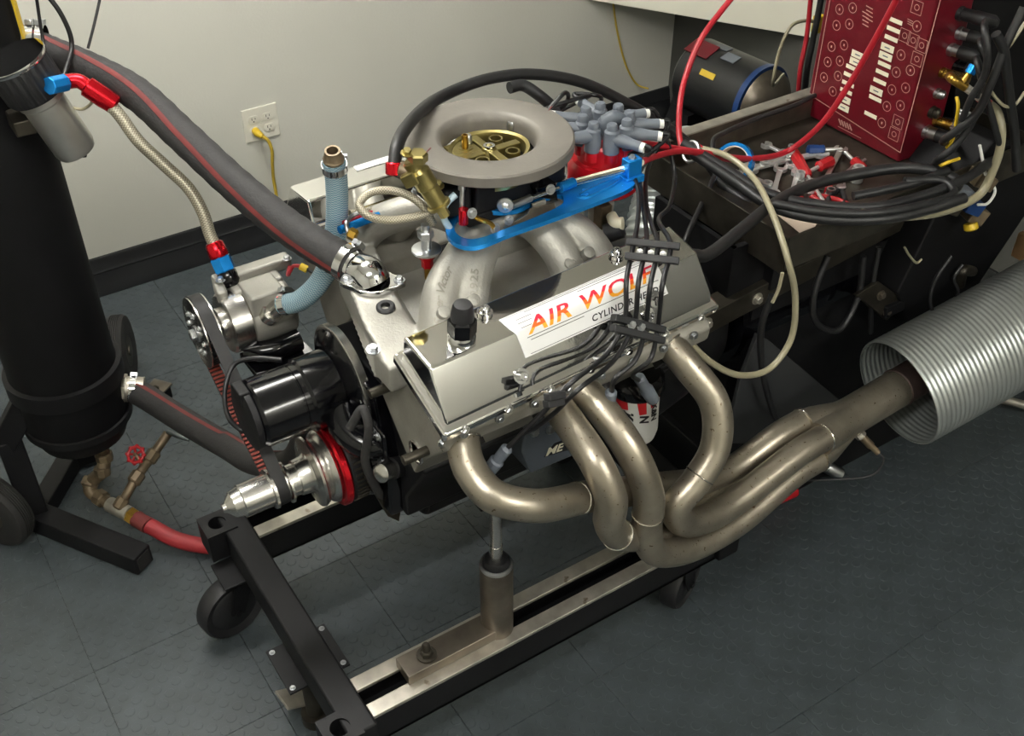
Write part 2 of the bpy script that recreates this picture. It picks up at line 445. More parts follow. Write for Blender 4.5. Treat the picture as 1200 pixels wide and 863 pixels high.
# ---- white corner cabinet
a = P(690, 0, z=.56); b = P(960, 46, z=.56); d = (b-a); d.z = 0; d.normalize(); n = V((d.y, -d.x, 0))
if n.dot(CAM-a) < 0: n = -n
a2 = a-d*((a.y-WY+.006)/d.y) if abs(d.y) > 1e-3 else a
a2 = a+d*((WY-.006-a.y)/d.y); b2 = a+d*((WXR-.006-a.x)/d.x)
t = thing('corner_cabinet', 'white laminate cabinet hung across the room corner above the motor', 'cabinet', (a2+b2)/2)
m = MB(); m.prism([a2, b2, V((WXR-.006, WY-.006, a2.z))], (0, 0, .8)); obj('body', m, 'cabinet_white', t, bevel=.003)

# ================================================================ WATER TANK ON DOLLY
TC = V((.215, .84, .20)); TR = .118
t = thing('water_tank', 'tall black cooling water tank standing on a wheeled black tube dolly', 'tank', (TC.x, TC.y, 0))
prof = [(.02, .01), (.07, .018), (.10, .04), (TR-.004, .075), (TR, .10), (TR, 1.75), (TR-.006, 1.79), (.08, 1.83), (.02, 1.84)]
obj('tank', MB().lathe(prof, (TC.x, TC.y, TC.z), (0, 0, 1), 48), 'black_matte', t)
# upper neck, lower neck
upn = P(38, 50, y=.80); lwn = P(148, 456, y=.80)
upd = V((.9, -.42, -.10)).normalized(); lwd = V((.9, -.44, -.18)).normalized()
m = MB(); m.lathe([(.034, -.10), (.034, .0), (.036, .004), (.036, .012), (.032, .016), (.032, .05)], upn-upd*.045, upd, 24)
obj('upper_neck', m, 'old_steel', t)
m = MB(); m.lathe([(.044, -.10), (.044, -.01), (.040, 0), (.040, .015)], lwn-lwd*.04, lwd, 24); m.lathe([(.036, .015), (.036, .04)], lwn-lwd*.04, lwd, 8); m.lathe([(.031, .04), (.031, .08)], lwn-lwd*.04, lwd, 24)
obj('lower_neck', m, 'raw_steel', t)
# yellow hazard strip down the tank
sx = P(35, 0, y=.80)
m = MB(); m.bar(V((TC.x+.108, TC.y-.062, 1.10)), V((TC.x+.108, TC.y-.062, 1.9)), .014, .004, up=(.85, -.5, 0)); obj('tape_strip', m, 'yellow', t)
# dolly tubes
e1 = P(166, 648, z=.055); c1 = P(40, 597, z=.055); ex = (e1-c1).normalized()
def sqtube(name, a, b, wd, m='black_paint', par=None, up=(0, 0, 1), hollow=True):
    x = MB(); x.bar(a, b, wd, wd, up); o = obj(name, x, m, par, bevel=.004)
    return o
ft = sqtube('foot_tube', c1-ex*.02-V((0, 0, .026)), e1-V((0, 0, .026)), .056, par=t)
obj('tube_end', MB().box(e1-V((0, 0, .026)), (.004, .040, .040), (ex, V((0, 0, 1)).cross(ex), V((0, 0, 1)))), 'slot_dark', ft)
u1 = P(8, 512, y=c1.y+.02); k1 = P(52, 428, y=TC.y-.02)
sqtube('upright_tube', c1+V((0, 0, -.02)), u1, .056, par=t, up=(1, 0, 0))
sqtube('brace_tube', u1-(k1-u1).normalized()*.02, k1, .056, par=t)
e2 = V((c1.x-.05, c1.y+.62, .029))
sqtube('foot_tube', c1-V((0, 0, .026)), V((TC.x+.10, TC.y+.34, .029)), .050, par=t)
obj('tank_ring', MB().lathe([(TR+.001, 0), (TR+.012, .002), (TR+.012, .045), (TR+.001, .047)], (TC.x, TC.y, .40), (0, 0, 1), 48, cap=False), 'black_paint', t)
obj('bottom_ring', MB().lathe([(TR+.001, 0), (TR+.006, .002), (TR+.006, .02), (TR+.001, .022)], (TC.x, TC.y, .285), (0, 0, 1), 48, cap=False), 'black_paint', t)
obj('saddle', MB().box((TC.x, TC.y+.17, .12), (.05, .05, .22)), 'black_paint', t, bevel=.003)
def wheel(parent, c, ax, r, wd, hubr, ribs=0, name='wheel', tire='tire', hub='dark_steel'):
    ax = V(ax).normalized(); c = V(c)
    pr = [(hubr, -wd*.42), (r*.8, -wd*.5), (r*.95, -wd*.42), (r, -wd*.25)]
    if ribs:
        for k in range(ribs):
            z0 = -wd*.25+wd*.5*k/ribs; z1 = -wd*.25+wd*.5*(k+1)/ribs
            pr += [(r, z0+.001), (r, z1-.003), (r-.003, z1-.002), (r-.003, z1)]
    pr += [(r, wd*.25), (r*.95, wd*.42), (r*.8, wd*.5), (hubr, wd*.42)]
    wt = obj(name, MB().lathe(pr, c, ax, 40), tire, parent, smooth=35)
    h = MB().lathe([(hubr, -wd*.43), (hubr*.9, -wd*.30), (hubr*.35, -wd*.28), (hubr*.32, -wd*.5), (.004, -wd*.5)], c, ax, 24)
    h.lathe([(hubr, wd*.43), (hubr*.9, wd*.30), (hubr*.35, wd*.28), (hubr*.32, wd*.5), (.004, wd*.5)], c, ax, 24)
    obj('hub', h, hub, wt); return wt
wc = P(8, 590, z=.105); wheel(t, (wc.x-.03, wc.y, .105), (.83, .56, 0), .105, .055, .045, ribs=5)
wc = P(140, 418, z=.105); wheel(t, (wc.x+.01, wc.y+.02, .105), (.92, -.4, 0), .105, .055, .045, ribs=5)
# small black outlet box on the tank by the lower neck
bx = P(182, 455, z=.05)
t = thing('foot_bracket', 'small grey steel bracket on the floor behind the lower hose', 'bracket', (bx.x, bx.y, 0))
obj('plate', MB().box((bx.x, bx.y, .045), (.075, .06, .006), (V((.8, .6, 0)), V((-.6, .8, 0)), V((0, 0, 1)))), 'old_steel', t, bevel=.002)
obj('web', MB().box((bx.x, bx.y, .0215), (.065, .05, .042), (V((.8, .6, 0)), V((-.6, .8, 0)), V((0, 0, 1)))), 'black_paint', t, bevel=.002)
bolt(t, (bx.x, bx.y, .048), (0, 0, 1), .007, 'dark_steel')

# ---- breather canister in front of the tank
ca = P(18, 72, y=.66); cb = P(90, 176, y=.66); cdv = (cb-ca).normalized()
t = thing('breather_canister', 'brushed aluminium breather can with black ribbed filter cap by the tank', 'canister', cb)
Lc = (cb-ca).length
m = MB(); k = 26; rings = []
for h, rr in ((0, .030), (.004, .046), (.05, .046), (.066, .046)):
    rings.append([(h, rr)])
u, v = perp(cdv)
def ribbed(h, r, amp): return [ca+cdv*h+(u*math.cos(2*math.pi*j/96)+v*math.sin(2*math.pi*j/96))*(r-(amp if (j % 4) < 2 else 0)) for j in range(96)]
m.loft([ribbed(-.002, .052, 0), ribbed(.004, .056, .003), ribbed(.062, .056, .003), ribbed(.068, .052, 0)])
obj('filter_cap', m, 'rubber', t, smooth=30)
obj('cap_top', MB().lathe([(.058, -.008), (.059, -.004), (.057, .001), (.02, .002)], ca, cdv, 40), 'chrome', t)
obj('body', MB().lathe([(.040, .068), (.044, .070), (.044, .082), (.040, .086), (.0395, Lc-.01), (.036, Lc), (.01, Lc+.001)], ca, cdv, 40), 'brushed', t)
obj('drain_cock', MB().tube([cb-cdv*.003+u*0, cb+cdv*.010, cb+cdv*.014+V((.01, 0, -.002))], [.006, .006, .004], 10), 'rubber', t)
br = P(40, 147, y=.67)
obj('bracket', MB().box(br+V((-.01, .03, 0)), (.05, .07, .03)), 'dark_steel', t, bevel=.003)
bs = P(56, 103, y=.64)
obj('port_bung', MB().cyl(bs+V((-.025, .01, 0)), bs+V((.008, 0, 0)), .017), 'alu', t)

# ---- braided line with red and blue ends
def an_fitting(parent, a, d, r, hexm='blue_anod', bodym='red_anod', swap=False):
    """hex nut + tapered socket along d starting at a; returns end point"""
    d = V(d).normalized(); a = V(a)
    obj('hex_nut', MB().lathe([(r*1.05, 0), (r*1.25, .002), (r*1.25, r*1.1), (r*1.05, r*1.25)], a, d, 6), hexm, parent, smooth=20)
    m = MB(); m.lathe([(r*.95, r*1.2), (r*1.1, r*1.35), (r*1.1, r*2.0)], a, d, 6); m.lathe([(r*1.12, r*2.0), (r*1.12, r*2.9), (r*.9, r*3.15)], a, d, 24)
    obj('socket_collar', m, bodym, parent, smooth=20); return a+d*r*3.1
f0 = P(57, 101, y=.60)
t = thing('braided_line', 'braided steel line with red and blue fittings from the canister to the vacuum pump', 'hose', P(268, 325, y=.40))
obj('hex_nut', MB().cyl(f0, P(76, 97, y=.62), .0165, .0165, n=8), 'blue_anod', t, smooth=20, bevel=.002)
el = [P(74, 96, y=.63), P(92, 95, y=.62), P(102, 101, y=.61)]
obj('elbow', MB().tube(el, .0135, 16), 'red_anod', t)
el2 = [P(100, 100, y=.61), P(127, 118, y=.59)]
obj('socket_collar', MB().lathe([(.014, 0), (.019, .003), (.0195, .035), (.018, .058), (.013, .062)], el2[0], el2[1]-el2[0], 20), 'red_anod', t)
bpts = PY((122, 115, .592), (140, 135, .57), (162, 165, .54), (192, 193, .51), (222, 222, .47), (238, 250, .44), (246, 275, .42), (253, 290, .405))
obj('braided_hose', MB().tube(bpts, .0118, 14, 10), 'steel_braid', t, smooth=60)
fb = P(250, 284, y=.41); fe = P(270, 330, y=.37); fd = (fe-fb).normalized(); fl = (fe-fb).length
obj('socket_collar', MB().lathe([(.014, 0), (.017, .004), (.019, .026), (.017, .030)], fb, fd, 20), 'red_anod', t)
obj('hex_nut', MB().lathe([(.016, .028), (.0205, .031), (.0205, .056), (.017, .060)], fb, fd, 6), 'blue_anod', t, smooth=20)
obj('port_nut', MB().lathe([(.0165, .058), (.019, .061), (.019, fl), (.012, fl+.01)], fb, fd, 20), 'black_gloss', t)

# ---- upper radiator hose
def striped_hose(name, pts, r, ang, label, rings=True):
    t = thing(name, label, 'hose', pts[0])
    path = catmull(pts, 14); T, F = frames(path); N = len(path)
    m = MB(); rr = []
    for i, (p, (u, v)) in enumerate(zip(path, F)):
        q = r*(1.0+(.018*math.sin(i*1.55) if rings else 0))
        rr.append([p+(u*math.cos(2*math.pi*j/22)+v*math.sin(2*math.pi*j/22))*q for j in range(22)])
    m.ring_strip(rr); obj('hose_body', m, 'hose_rubber', t, smooth=60)
    m = MB(); st = []
    for i, (p, (u, v)) in enumerate(zip(path, F)):
        # stripe stays on the side that faces ang(world vector), cut proud of the rubber
        d = V(ang(i/(N-1))); d = (d-T[i]*d.dot(T[i])).normalized(); s = T[i].cross(d)
        st.append([p+(d*math.cos(a)+s*math.sin(a))*(r*1.03) for a in (-.15, -.07, 0, .07, .15)])
    m.ring_strip(st, closed=False, cap=False); obj('stripe', m, 'stripe', t, smooth=60)
    return t
def hose_clamp(parent, c, d, r, screw=None):
    d = V(d).normalized()
    k = obj('hose_clamp', MB().lathe([(r, -.007), (r+.0018, -.007), (r+.0018, .007), (r, .007)], c, d, 28, cap=False), 'chrome', parent)
    s = V(screw) if screw else UP; s = (s-d*s.dot(d)).normalized(); q = d.cross(s)
    m = MB(); m.box(V(c)+s*(r+.005), (.016, .022, .009), (d, q, s)); m.cyl(V(c)+s*(r+.005)-q*.02, V(c)+s*(r+.005)+q*.016, .0045, n=10)
    obj('clamp_screw', m, 'zinc', k); return k
up_pts = [upn-upd*.012] + PY((62, 63, .775), (110, 83, .70), (160, 110, .60), (215, 160, .48), (280, 220, .34), (340, 268, .22), (385, 296, .14)) + [P(412, 311, y=.095)]
t = striped_hose('radiator_hose', up_pts, .0315, lambda s: V((.25-1.1*s, -.35-.5*s, .9-1.05*s)), 'thick black rubber hose with red stripe from tank to thermostat housing')
hose_clamp(t, up_pts[0]+upd*.012, upd, .033, screw=(0, .3, 1)); hose_clamp(t, up_pts[0]+upd*.03, upd, .033, screw=(0, .3, 1))
dd = (up_pts[-1]-up_pts[-2]).normalized(); hose_clamp(t, up_pts[-1]-dd*.010, dd, .0325, screw=(.6, .5, .6))
# ---- lower radiator hose
lo_pts = [lwn+lwd*.012] + PY((172, 466, .76), (215, 493, .64), (265, 522, .50), (300, 541, .36), (345, 540, .24)) + [V((.585, .18, .70))]
t = striped_hose('radiator_hose', lo_pts, .030, lambda s: V((.1, -.2, 1)) if s < .5 else V((.3, .1, 1)), 'thick black rubber hose with red stripe from tank bottom to the engine front', rings=False)
hose_clamp(t, lo_pts[0]+lwd*.004, lwd, .031)
# ---- drain pipes under the tank
t = thing('drain_piping', 'tarnished brass drain pipes and elbows beneath the black tank', 'pipe', P(110, 590, z=.0))
dp = [V((TC.x+.015, TC.y-.04, .225)), P(122, 535, y=.80), P(120, 552, y=.79), P(106, 566, z=.10), P(106, 576, z=.085), P(118, 584, z=.075), P(140, 598, z=.07)]
obj('pipe', MB().tube([dp[0], dp[1], dp[2], dp[3], dp[4], dp[5], dp[6]], .016, 14, 8), 'brass_old', t)
for p, d, r in ((dp[1], (0, 0, 1), .021), (dp[2], (.1, .2, 1), .020), (dp[3], (.5, .4, .3), .021), (dp[5], dp[6]-dp[5], .0215)):
    obj('union', MB().lathe([(r-.004, -.013), (r, -.010), (r, .010), (r-.004, .013)], p, d, 8), 'brass_old', t, smooth=20)
t1, t2, t3 = P(140, 598, z=.07), P(152, 603, z=.07), P(166, 612, z=.065)
obj('tee', MB().cyl(P(128, 591, z=.07), t2, .019), 'raw_steel', t, bevel=.002)
obj('coupling', MB().lathe([(.016, 0), (.021, .002), (.021, .022), (.016, .024)], t2, t3-t2, 6), 'brass', t, smooth=20)
obj('hose_barb', MB().lathe([(.0195, .020), (.0205, .024), (.0195, .040), (.0195, .06)], t2, t3-t2, 20), 'stripe', t)
b0 = P(142, 590, z=.09); b1 = P(160, 560, z=.13); b2_ = P(178, 535, z=.15); b3 = P(197, 508, z=.18)
obj('branch_pipe', MB().tube([P(136, 594, z=.075), b0, b1, b2_, b3], .0115, 12), 'brass_old', t)
for p, d, r in ((b1, b2_-b1, .0175), (b0, b1-b0, .016), (b2_, b3-b2_, .0175)):
    obj('union', MB().lathe([(r-.004, -.016), (r, -.012), (r, .012), (r-.004, .016)], p, d, 8), 'brass_old', t, smooth=20)
vh = P(159, 533, z=.165); vax = (CAM-vh).normalized()*.6+V((-.3, 0, .3)); vax.normalize()
m = MB(); m.torus(vh, vax, .019, .004, 20, 8); uu, vv = perp(vax)
for k in range(5):
    a = 2*math.pi*k/5; m.cyl(vh, vh+(uu*math.cos(a)+vv*math.sin(a))*.019, .003, n=8)
for k in range(8):
    a = 2*math.pi*k/8; m.sphere(vh+(uu*math.cos(a)+vv*math.sin(a))*.0215, .005, 8)
hw = obj('valve_wheel', m, 'red_plastic', t); bolt(hw, vh, vax, .005, 'brass_old')
obj('valve_stem', MB().cyl(vh, (b1+b2_)/2, .006), 'brass_old', t)
obj('ball_handle', MB().tube(PZ((196, 506, .19), (210, 512, .19), (222, 516, .185)), [.005, .006, .004], 10), 'duct_line', t)
hose('drain_hose', [t3, P(178, 618, z=.055), P(205, 632, z=.035), P(240, 640, z=.022), P(280, 640, z=.022), P(330, 610, z=.022)], .0195, 'red_hose', 'short red rubber hose on the floor running under the cart', 'hose')
hose('lower_lead', PZ((10, 515, .4), (-10, 480, .5), (-25, 440, .55)), .004, 'cable', 'thin dark cable beside the tank dolly', 'cable') if False else None
# thin cables on the tank and hose
hose('cable_tie', PY((103, 57, .71), (110, 30, .72), (118, -5, .74)), .0026, 'cable', 'thin black cable tie tail standing up from the rubber hose', 'cable tie')
hose('thin_cable', PY((52, -10, .74), (70, 14, .73), (82, 40, .725), (84, 55, .72), (76, 85, .67), (74, 92, .66)), .0045, 'cable', 'grey cable hanging down over the rubber hose by tank', 'cable')
hose('thin_cable', PY((42, -8, .735), (46, 20, .735), (50, 45, .73), (58, 82, .70), (62, 96, .68)), .003, 'lead', 'thin black cable along the yellow strip of the tank', 'cable')
hose('thin_cable', PY((84, 126, .655), (96, 128, .64), (106, 122, .62), (109, 116, .61)), .003, 'clear_tube', 'thin grey wire curling under the red elbow fitting', 'cable')

# ================================================================ CART
RZ = .255   # top of rails
YN0, YN1 = -.252, -.154; YF0, YF1 = .279, .381; X0, X1 = .430, 1.30
t = thing('engine_cart', 'black steel engine test cart with slotted raw steel rails and casters', 'cart', (.9, .06, 0))
for y0, y1 in ((YN0, YN1), (YF0, YF1)):
    ym = (y0+y1)/2; wd = .031
    m = MB()
    for yy in (y0+.003, y1-.003): m.box(((X0+X1)/2, yy, RZ-.046), (X1-X0, .006, .076))
    m.box(((X0+X1)/2, ym, RZ-.080), (X1-X0, y1-y0, .006))
    ch = obj('rail_channel', m, 'black_paint', t)
    for yy in (y0+wd/2, y1-wd/2):
        obj('rail_strip', MB().box(((X0+X1)/2, yy, RZ-.004), (X1-X0, wd, .009)), 'raw_steel', ch, bevel=.0015)
# crossmembers
for xa in (.402, 1.29):
    obj('cross_tube', MB().box((xa, (YN0+YF1)/2, RZ-.040), (.058, YF1-YN0+.03, .080)), 'black_paint', t, bevel=.006)
for yc, s in ((YF1-.02, 1), (YN0+.012, -1)):
    m = MB(); cc = V((.368, yc, RZ-.035)); n_ = 24
    hs = .034; inner = [(cc.x+.019*math.cos(2*math.pi*k/n_), cc.y+.019*math.sin(2*math.pi*k/n_)) for k in range(n_)]
    outer = []
    for k in range(n_):
        a = 2*math.pi*k/n_; c_, s_ = math.cos(a), math.sin(a); f_ = hs/max(abs(c_), abs(s_)); outer.append((cc.x+c_*f_, cc.y+s_*f_))
    zt, zb_ = RZ+.004, RZ-.072
    m.ring_strip([[V((x, y, zb_)) for x, y in inner], [V((x, y, zt)) for x, y in inner], [V((x, y, zt)) for x, y in outer], [V((x, y, zb_)) for x, y in outer], [V((x, y, zb_)) for x, y in inner]], True, False)
    obj('corner_socket', m, 'black_paint', t, smooth=20)
def caster(x, y, ax, top=RZ-.08, r=.068):
    ax = V(ax).normalized(); fwd = V((0, 0, 1)).cross(ax)
    c = obj('caster', MB().box((x, y, top-.004), (.085, .085, .006)), 'black_paint', t, bevel=.002)
    fk = MB(); hub = V((x, y, r+.002))+fwd*.03
    fk.lathe([(.030, 0), (.033, -.006), (.030, -.016), (.012, -.016)], (x, y, top-.007), (0, 0, 1), 24)
    for s in (-1, 1):
        q = [V((x, y, top-.02))+ax*s*.026-fwd*.022, V((x, y, top-.02))+ax*s*.026+fwd*.026, hub+ax*s*.026+fwd*.016, hub+ax*s*.026-fwd*.014-V((0, 0, .012))]
        fk.prism(q, ax*s*.004)
    fk.box(V((x, y, top-.020)), (.056, .05, .004), (ax, fwd, V((0, 0, 1)))); fk.cyl(hub-ax*.034, hub+ax*.034, .008, n=12)
    obj('fork', fk, 'black_paint', c)
    pr = [(.012, -.018), (.05, -.018), (.056, -.014), (r*.94, -.021), (r, -.014), (r, .014), (r*.94, .021), (.056, .014), (.05, .018), (.012, .018)]
    obj('caster_wheel', MB().lathe(pr, hub, ax, 40), 'rubber', c)
cw = P(272, 738, z=0)
caster(cw.x+.040, cw.y+.005, (-.20, .98, 0), r=.078); caster(1.20, -.205, (.4, -.92, 0)); caster(1.25, .33, (.2, -.98, 0))
# floor lock plate and pedal on the front tube
fl0 = P(350, 765, z=.165)
m = MB(); m.box((.402, -.005, RZ-.085), (.13, .12, .006)); pl = obj('floor_lock', m, 'black_paint', t, bevel=.001)
for dx, dy in ((-.055, -.05), (-.055, .05), (.055, .05), (.055, -.05)): bolt(pl, (.402+dx, -.005+dy, RZ-.082), (0, 0, 1), .004, 'zinc')
pd = P(345, 815, z=.06)
m = MB(); m.cyl((.39, -.03, RZ-.09), (.39, -.03, .03), .018, n=16); m.cyl((.39, -.03, .03), (.39, -.03, .004), .03, n=20); m.bar((.39, -.03, .10), pd+V((.03, 0, .02)), .03, .012); obj('lock_post', m, 'dark_steel', pl)
pd = P(345, 818, z=.05)
m = MB(); m.box(pd, (.066, .055, .006), (V((.86, .1, -.5)).normalized(), V((-.1, .99, 0)).normalized(), V((.5, 0, .86)).normalized())); obj('lock_pedal', m, 'raw_steel', pl, bevel=.001)
# motor mount : slotted foot bar, bolt and post
pb = P(585, 742, z=RZ); ym = (YN0+YN1)/2
m = MB(); xa = P(478, 790, z=RZ+.02).x
m.box(((xa+pb.x)/2, ym, RZ+.0135), (pb.x-xa+.01, .052, .026)); mm = obj('mount_foot', m, 'old_steel', t, bevel=.002)
bolt(mm, P(500, 768, z=RZ+.028), (0, 0, 1), .013, 'dark_steel'); bx_ = P(500, 768, z=RZ+.028)
obj('stud', MB().lathe([(.008, 0), (.008, .030), (.005, .034)], bx_, (0, 0, 1), 14), 'dark_steel', mm)
pc = V((pb.x+.004, ym, RZ))
obj('mount_post', MB().lathe([(.032, .0), (.032, .178), (.030, .184), (.019, .184), (.019, .16)], pc, (0, 0, 1), 32), 'old_steel', t)
obj('post_collar', MB().torus(pc+V((0, 0, .186)), (0, 0, 1), .0275, .005, 32, 8), 'zinc', t)
obj('post_nut', MB().lathe([(.024, .178), (.026, .182), (.026, .198), (.022, .204)], pc, (0, 0, 1), 24), 'black_paint', t)
m = MB().lathe([(.0125, .16), (.0125, .24)], pc, (0, 0, 1), 18); m.lathe([(.0115, .24), (.0115, .36)], pc, (0, 0, 1), 18)
obj('mount_rod', m, 'alu', t)
obj('mount_arm', MB().bar(pc+V((0, 0, .35)), V((pc.x, -.02, .62)), .06, .02), 'black_paint', t, bevel=.003)
# mirror mount on the far rail
pf = V((pb.x+.03, (YF0+YF1)/2, RZ))
obj('mount_post', MB().lathe([(.029, .0), (.029, .178), (.019, .184)], pf, (0, 0, 1), 32), 'old_steel', t)
obj('mount_arm', MB().bar(pf+V((0, 0, .18)), V((pf.x, .16, .60)), .05, .02), 'black_paint', t, bevel=.003)

# ================================================================ ENGINE
EY = .062; CZ = .59           # crank axis
def YZ(x, pts): return [V((x, y, z)) for y, z in pts]
def mir(pts): return [(2*EY-y, z) for y, z in pts]
t = eng = thing('engine', 'aluminium headed vee eight engine with polished valve covers on the cart', 'engine', (.87, EY, .33))
blk = [(-.157, .697), (-.044, .81), (.062, .80), (.168, .81), (.281, .697), (.20, .57), (.20, .52), (-.076, .52), (-.076, .57)]
obj('block', MB().prism(YZ(.615, blk), (.55, 0, 0)), 'black_paint', t, bevel=.006)
pan = [(-.07, .52), (.194, .52), (.18, .475), (.15, .465), (-.03, .465), (-.055, .475)]
obj('oil_pan', MB().prism(YZ(.66, pan), (.46, 0, 0)), 'black_paint', t, bevel=.012)
# timing cover
m = MB(); m.prism(YZ(.590, [(-.06, .52), (.185, .52), (.19, .66), (.15, .80), (-.03, .80), (-.065, .66)]), (.03, 0, 0)); m.lathe([(.10, 0), (.095, .02), (.05, .022)], (.592, EY, CZ+.02), (-1, 0, 0), 32)
tcv = obj('timing_cover', m, 'black_gloss', t, bevel=.006)
for k in range(9):
    a = math.radians(-30+k*30); bolt(tcv, (.589, EY+.108*math.cos(a), .66+.115*math.sin(a)), (-1, 0, 0), .006, 'zinc')
# cylinder heads (near, far)
hd = [(-.150, .70), (-.19, .765), (-.245, .822), (-.268, .845), (-.272, .872), (-.262, .884), (-.135, .950), (-.05, .905), (-.044, .81)]
hx0 = .600
for nm, pts, dx in (('near', hd, 0), ('far', mir(hd), .05)):
    h = obj('cylinder_head', MB().prism(YZ(hx0+dx, pts), (.535, 0, 0)), 'head_cast', t, bevel=.006)
    if dx == 0:
        for px_, py_ in ((478, 470), (490, 500), (474, 440)):
            pass
        # dark bolts on the front end and studs on the exhaust side
        for y_, z_ in ((-.205, .80), (-.10, .865)):
            obj('dowel', MB().cyl((hx0+.002, y_, z_), (hx0-.045, y_, z_), .0085, n=14), 'dark_steel', h)
        obj('core_plug', MB().lathe([(.022, 0), (.022, .003), (.018, .003), (.017, 0)], (hx0, -.165, .765), (-1, 0, 0), 24), 'alu', h)
        for k in range(4):
            xx = hx0+.07+k*.128
            obj('plug_recess', MB().cyl((xx, -.225, .82), (xx, -.245, .805), .015, n=16), 'slot_dark', h)
        for k in range(8):
            xx = hx0+.03+k*.066; bolt(h, (xx, -.273, .873), (0, -1, .1), .0055, 'zinc')
# ---- valve covers
zB = 1.0
fB = P(503, 432, z=zB); rB = P(817, 295, z=zB)
fA = P(472, 395, x=fB.x); rA = P(785, 264, x=rB.x); fC = P(521, 490, x=fB.x); rC = P(834, 344, x=rB.x)
def to_plane(px_, py_, a, b, c):
    n_ = (b-a).cross(c-a).normalized(); q_ = ray(px_, py_); return CAM+q_*((a-CAM).dot(n_)/q_.dot(n_))
rC = to_plane(834, 344, fB, rB, fC); rA = to_plane(785, 264, fB, rB, fA)   # flat faces
def cover_ring(A, B, C):
    """closed section of the cover from inner top round the crease to the outer lip"""
    In = V((A.x, A.y+.012, A.z-.055)); Out = V((C.x, C.y-.004, C.z-.026)); return [In, A, B, C, Out]
def make_cover(fr, rr, flip=False):
    c = obj('valve_cover', MB().loft([fr, rr]), 'polished', eng, bevel=.005, seg=3)
    # flange that clamps to the head
    m = MB(); dv = (rr[0]-fr[0]).normalized(); q = []
    for ring, s in ((fr, -1), (rr, 1)):
        I, O = ring[0], ring[-1]; e = (O-I).normalized(); nn = e.cross(V((1, 0, 0))).normalized()
        if nn.z < 0: nn = -nn
        I2, O2 = I-e*.014+dv*s*.010, O+e*.010+dv*s*.010
        q.append([I2+nn*.010, O2+nn*.010, O2-nn*.012, I2-nn*.012])
    m.loft(q); obj('flange', m, 'polished', c, bevel=.007, seg=4)
    return c
nc = make_cover(cover_ring(fA, fB, fC), cover_ring(rA, rB, rC))
def mirx(p, dx): return V((p.x+dx, 2*EY-p.y, p.z))
kx = .05
ringf = [mirx(p, kx) for p in cover_ring(fA, fB, fC)]; ringr = [mirx(p, kx-.0) for p in cover_ring(rA, rB, rC)]
# the far bank runs square to the crank: undo the slight toe of the near one
for p, q in zip(ringr, ringf): p.y = q.y+.012; p.z = q.z
fc = make_cover(ringf, ringr)
# sticker wrapped over the crease of a cover
def cover_map(fA, rA, fB, rB, fC, rC, off):
    nu = (rB-fB).cross(fA-fB).normalized(); nl = (fC-fB).cross(rB-fB).normalized()
    if nu.z < 0: nu = -nu
    if nl.z < 0: nl = -nl
    def f(u, v):   # u 0..1 along the crease, v metres across (+ upper face)
        b = fB.lerp(rB, u)
        if v >= 0:
            a = fA.lerp(rA, u); e = (a-b).normalized(); n_ = nu
        else:
            a = fC.lerp(rC, u); e = (a-b).normalized(); n_ = nl
        nb = (nu+nl).normalized(); w_ = min(1, abs(v)/.006); n2 = (nb*(1-w_)*1.0+n_*w_).normalized()
        return b+e*abs(v)+n2*(off-(.0016*(1-w_)))
    return f
LC = (rB-fB).length
def sticker(cover, args, flipu, u0, u1, v0, v1, text=True):
    fm = cover_map(*args, .0012); m = MB(); rows = []
    vs = [v1, v1*.5, .006, .003, 0, -.003, -.006, v0*.5, v0]
    def wob(u, v): return u
    for i in range(13):
        u = u0+(u1-u0)*i/12; skew = 0
        rows.append([fm(u+((.022*(j/8)-.012) if i == 0 else 0), v) for j, v in enumerate(vs)])
    m.ring_strip(rows, closed=False, cap=False); st = obj('sticker', m, 'sticker', cover, smooth=30)
    ft = cover_map(*args, .0019)
    def line(ua, ub, v, th=.0011, mm='ink'):
        q = MB(); q.ring_strip([[ft(ua+(ub-ua)*i/8, v+th/2), ft(ua+(ub-ua)*i/8, v-th/2)] for i in range(9)], closed=False, cap=False); return q
    if text:
        m = MB()
        for ua, ub, v in ((u0+.006, u1-.01, v1-.003), (u0+.03, u1-.01, v0+.003)):
            qq = line(ua, ub, v, .0008); m.v, off = m.v+qq.v, len(m.v); m.f += [tuple(i+off for i in f) for f in qq.f]; m.uv += qq.uv
        for ua, ub, v in ((u0+.03, u0+.085, .018), (u0+.025, u0+.075, .009), (u0+.028, u0+.065, .0), (u0+.035, u1-.02, -.0175), (u0+.045, u0+.24, -.0225), (u0+.26, u1-.03, .0225), (u0+.07, u1-.03, .0275)):
            qq = line(ua, ub, v, .0010); off = len(m.v); m.v += qq.v; m.f += [tuple(i+off for i in f) for f in qq.f]; m.uv += qq.uv
        obj('pinstripes', m, 'ink', st, smooth=0)
        s0 = .037
        def fn(x, y): return ft(u0+.045+x*1.42/LC, y-.0135)
        text_obj('lettering', 'AIR WOLF', s0, fn, None, st, cuts=(.0075, .0095, .0115, .0135, .0155, .0185), mats=['ink_yellow', 'ink_orange', 'ink_red'], mat_fn=lambda y: 0 if y < .0078 else (1 if y < .0156 else 2), shear=.35, spacing=1.06, bold=.0007)
        def fn2(x, y): return ft(u0+.26+x*1.15/LC, y-.037)
        text_obj('lettering', 'CYLINDER HEADS', .0150, fn2, 'ink', st, shear=.25, spacing=1.1, bold=.0003)
    return st
sticker(nc, (fA, rA, fB, rB, fC, rC), False, .285, .84, -.046, .034)
sticker(fc, (ringf[1], ringr[1], ringf[2], ringr[2], ringf[3], ringr[3]), True, .25, .80, -.034, .027, text=False)
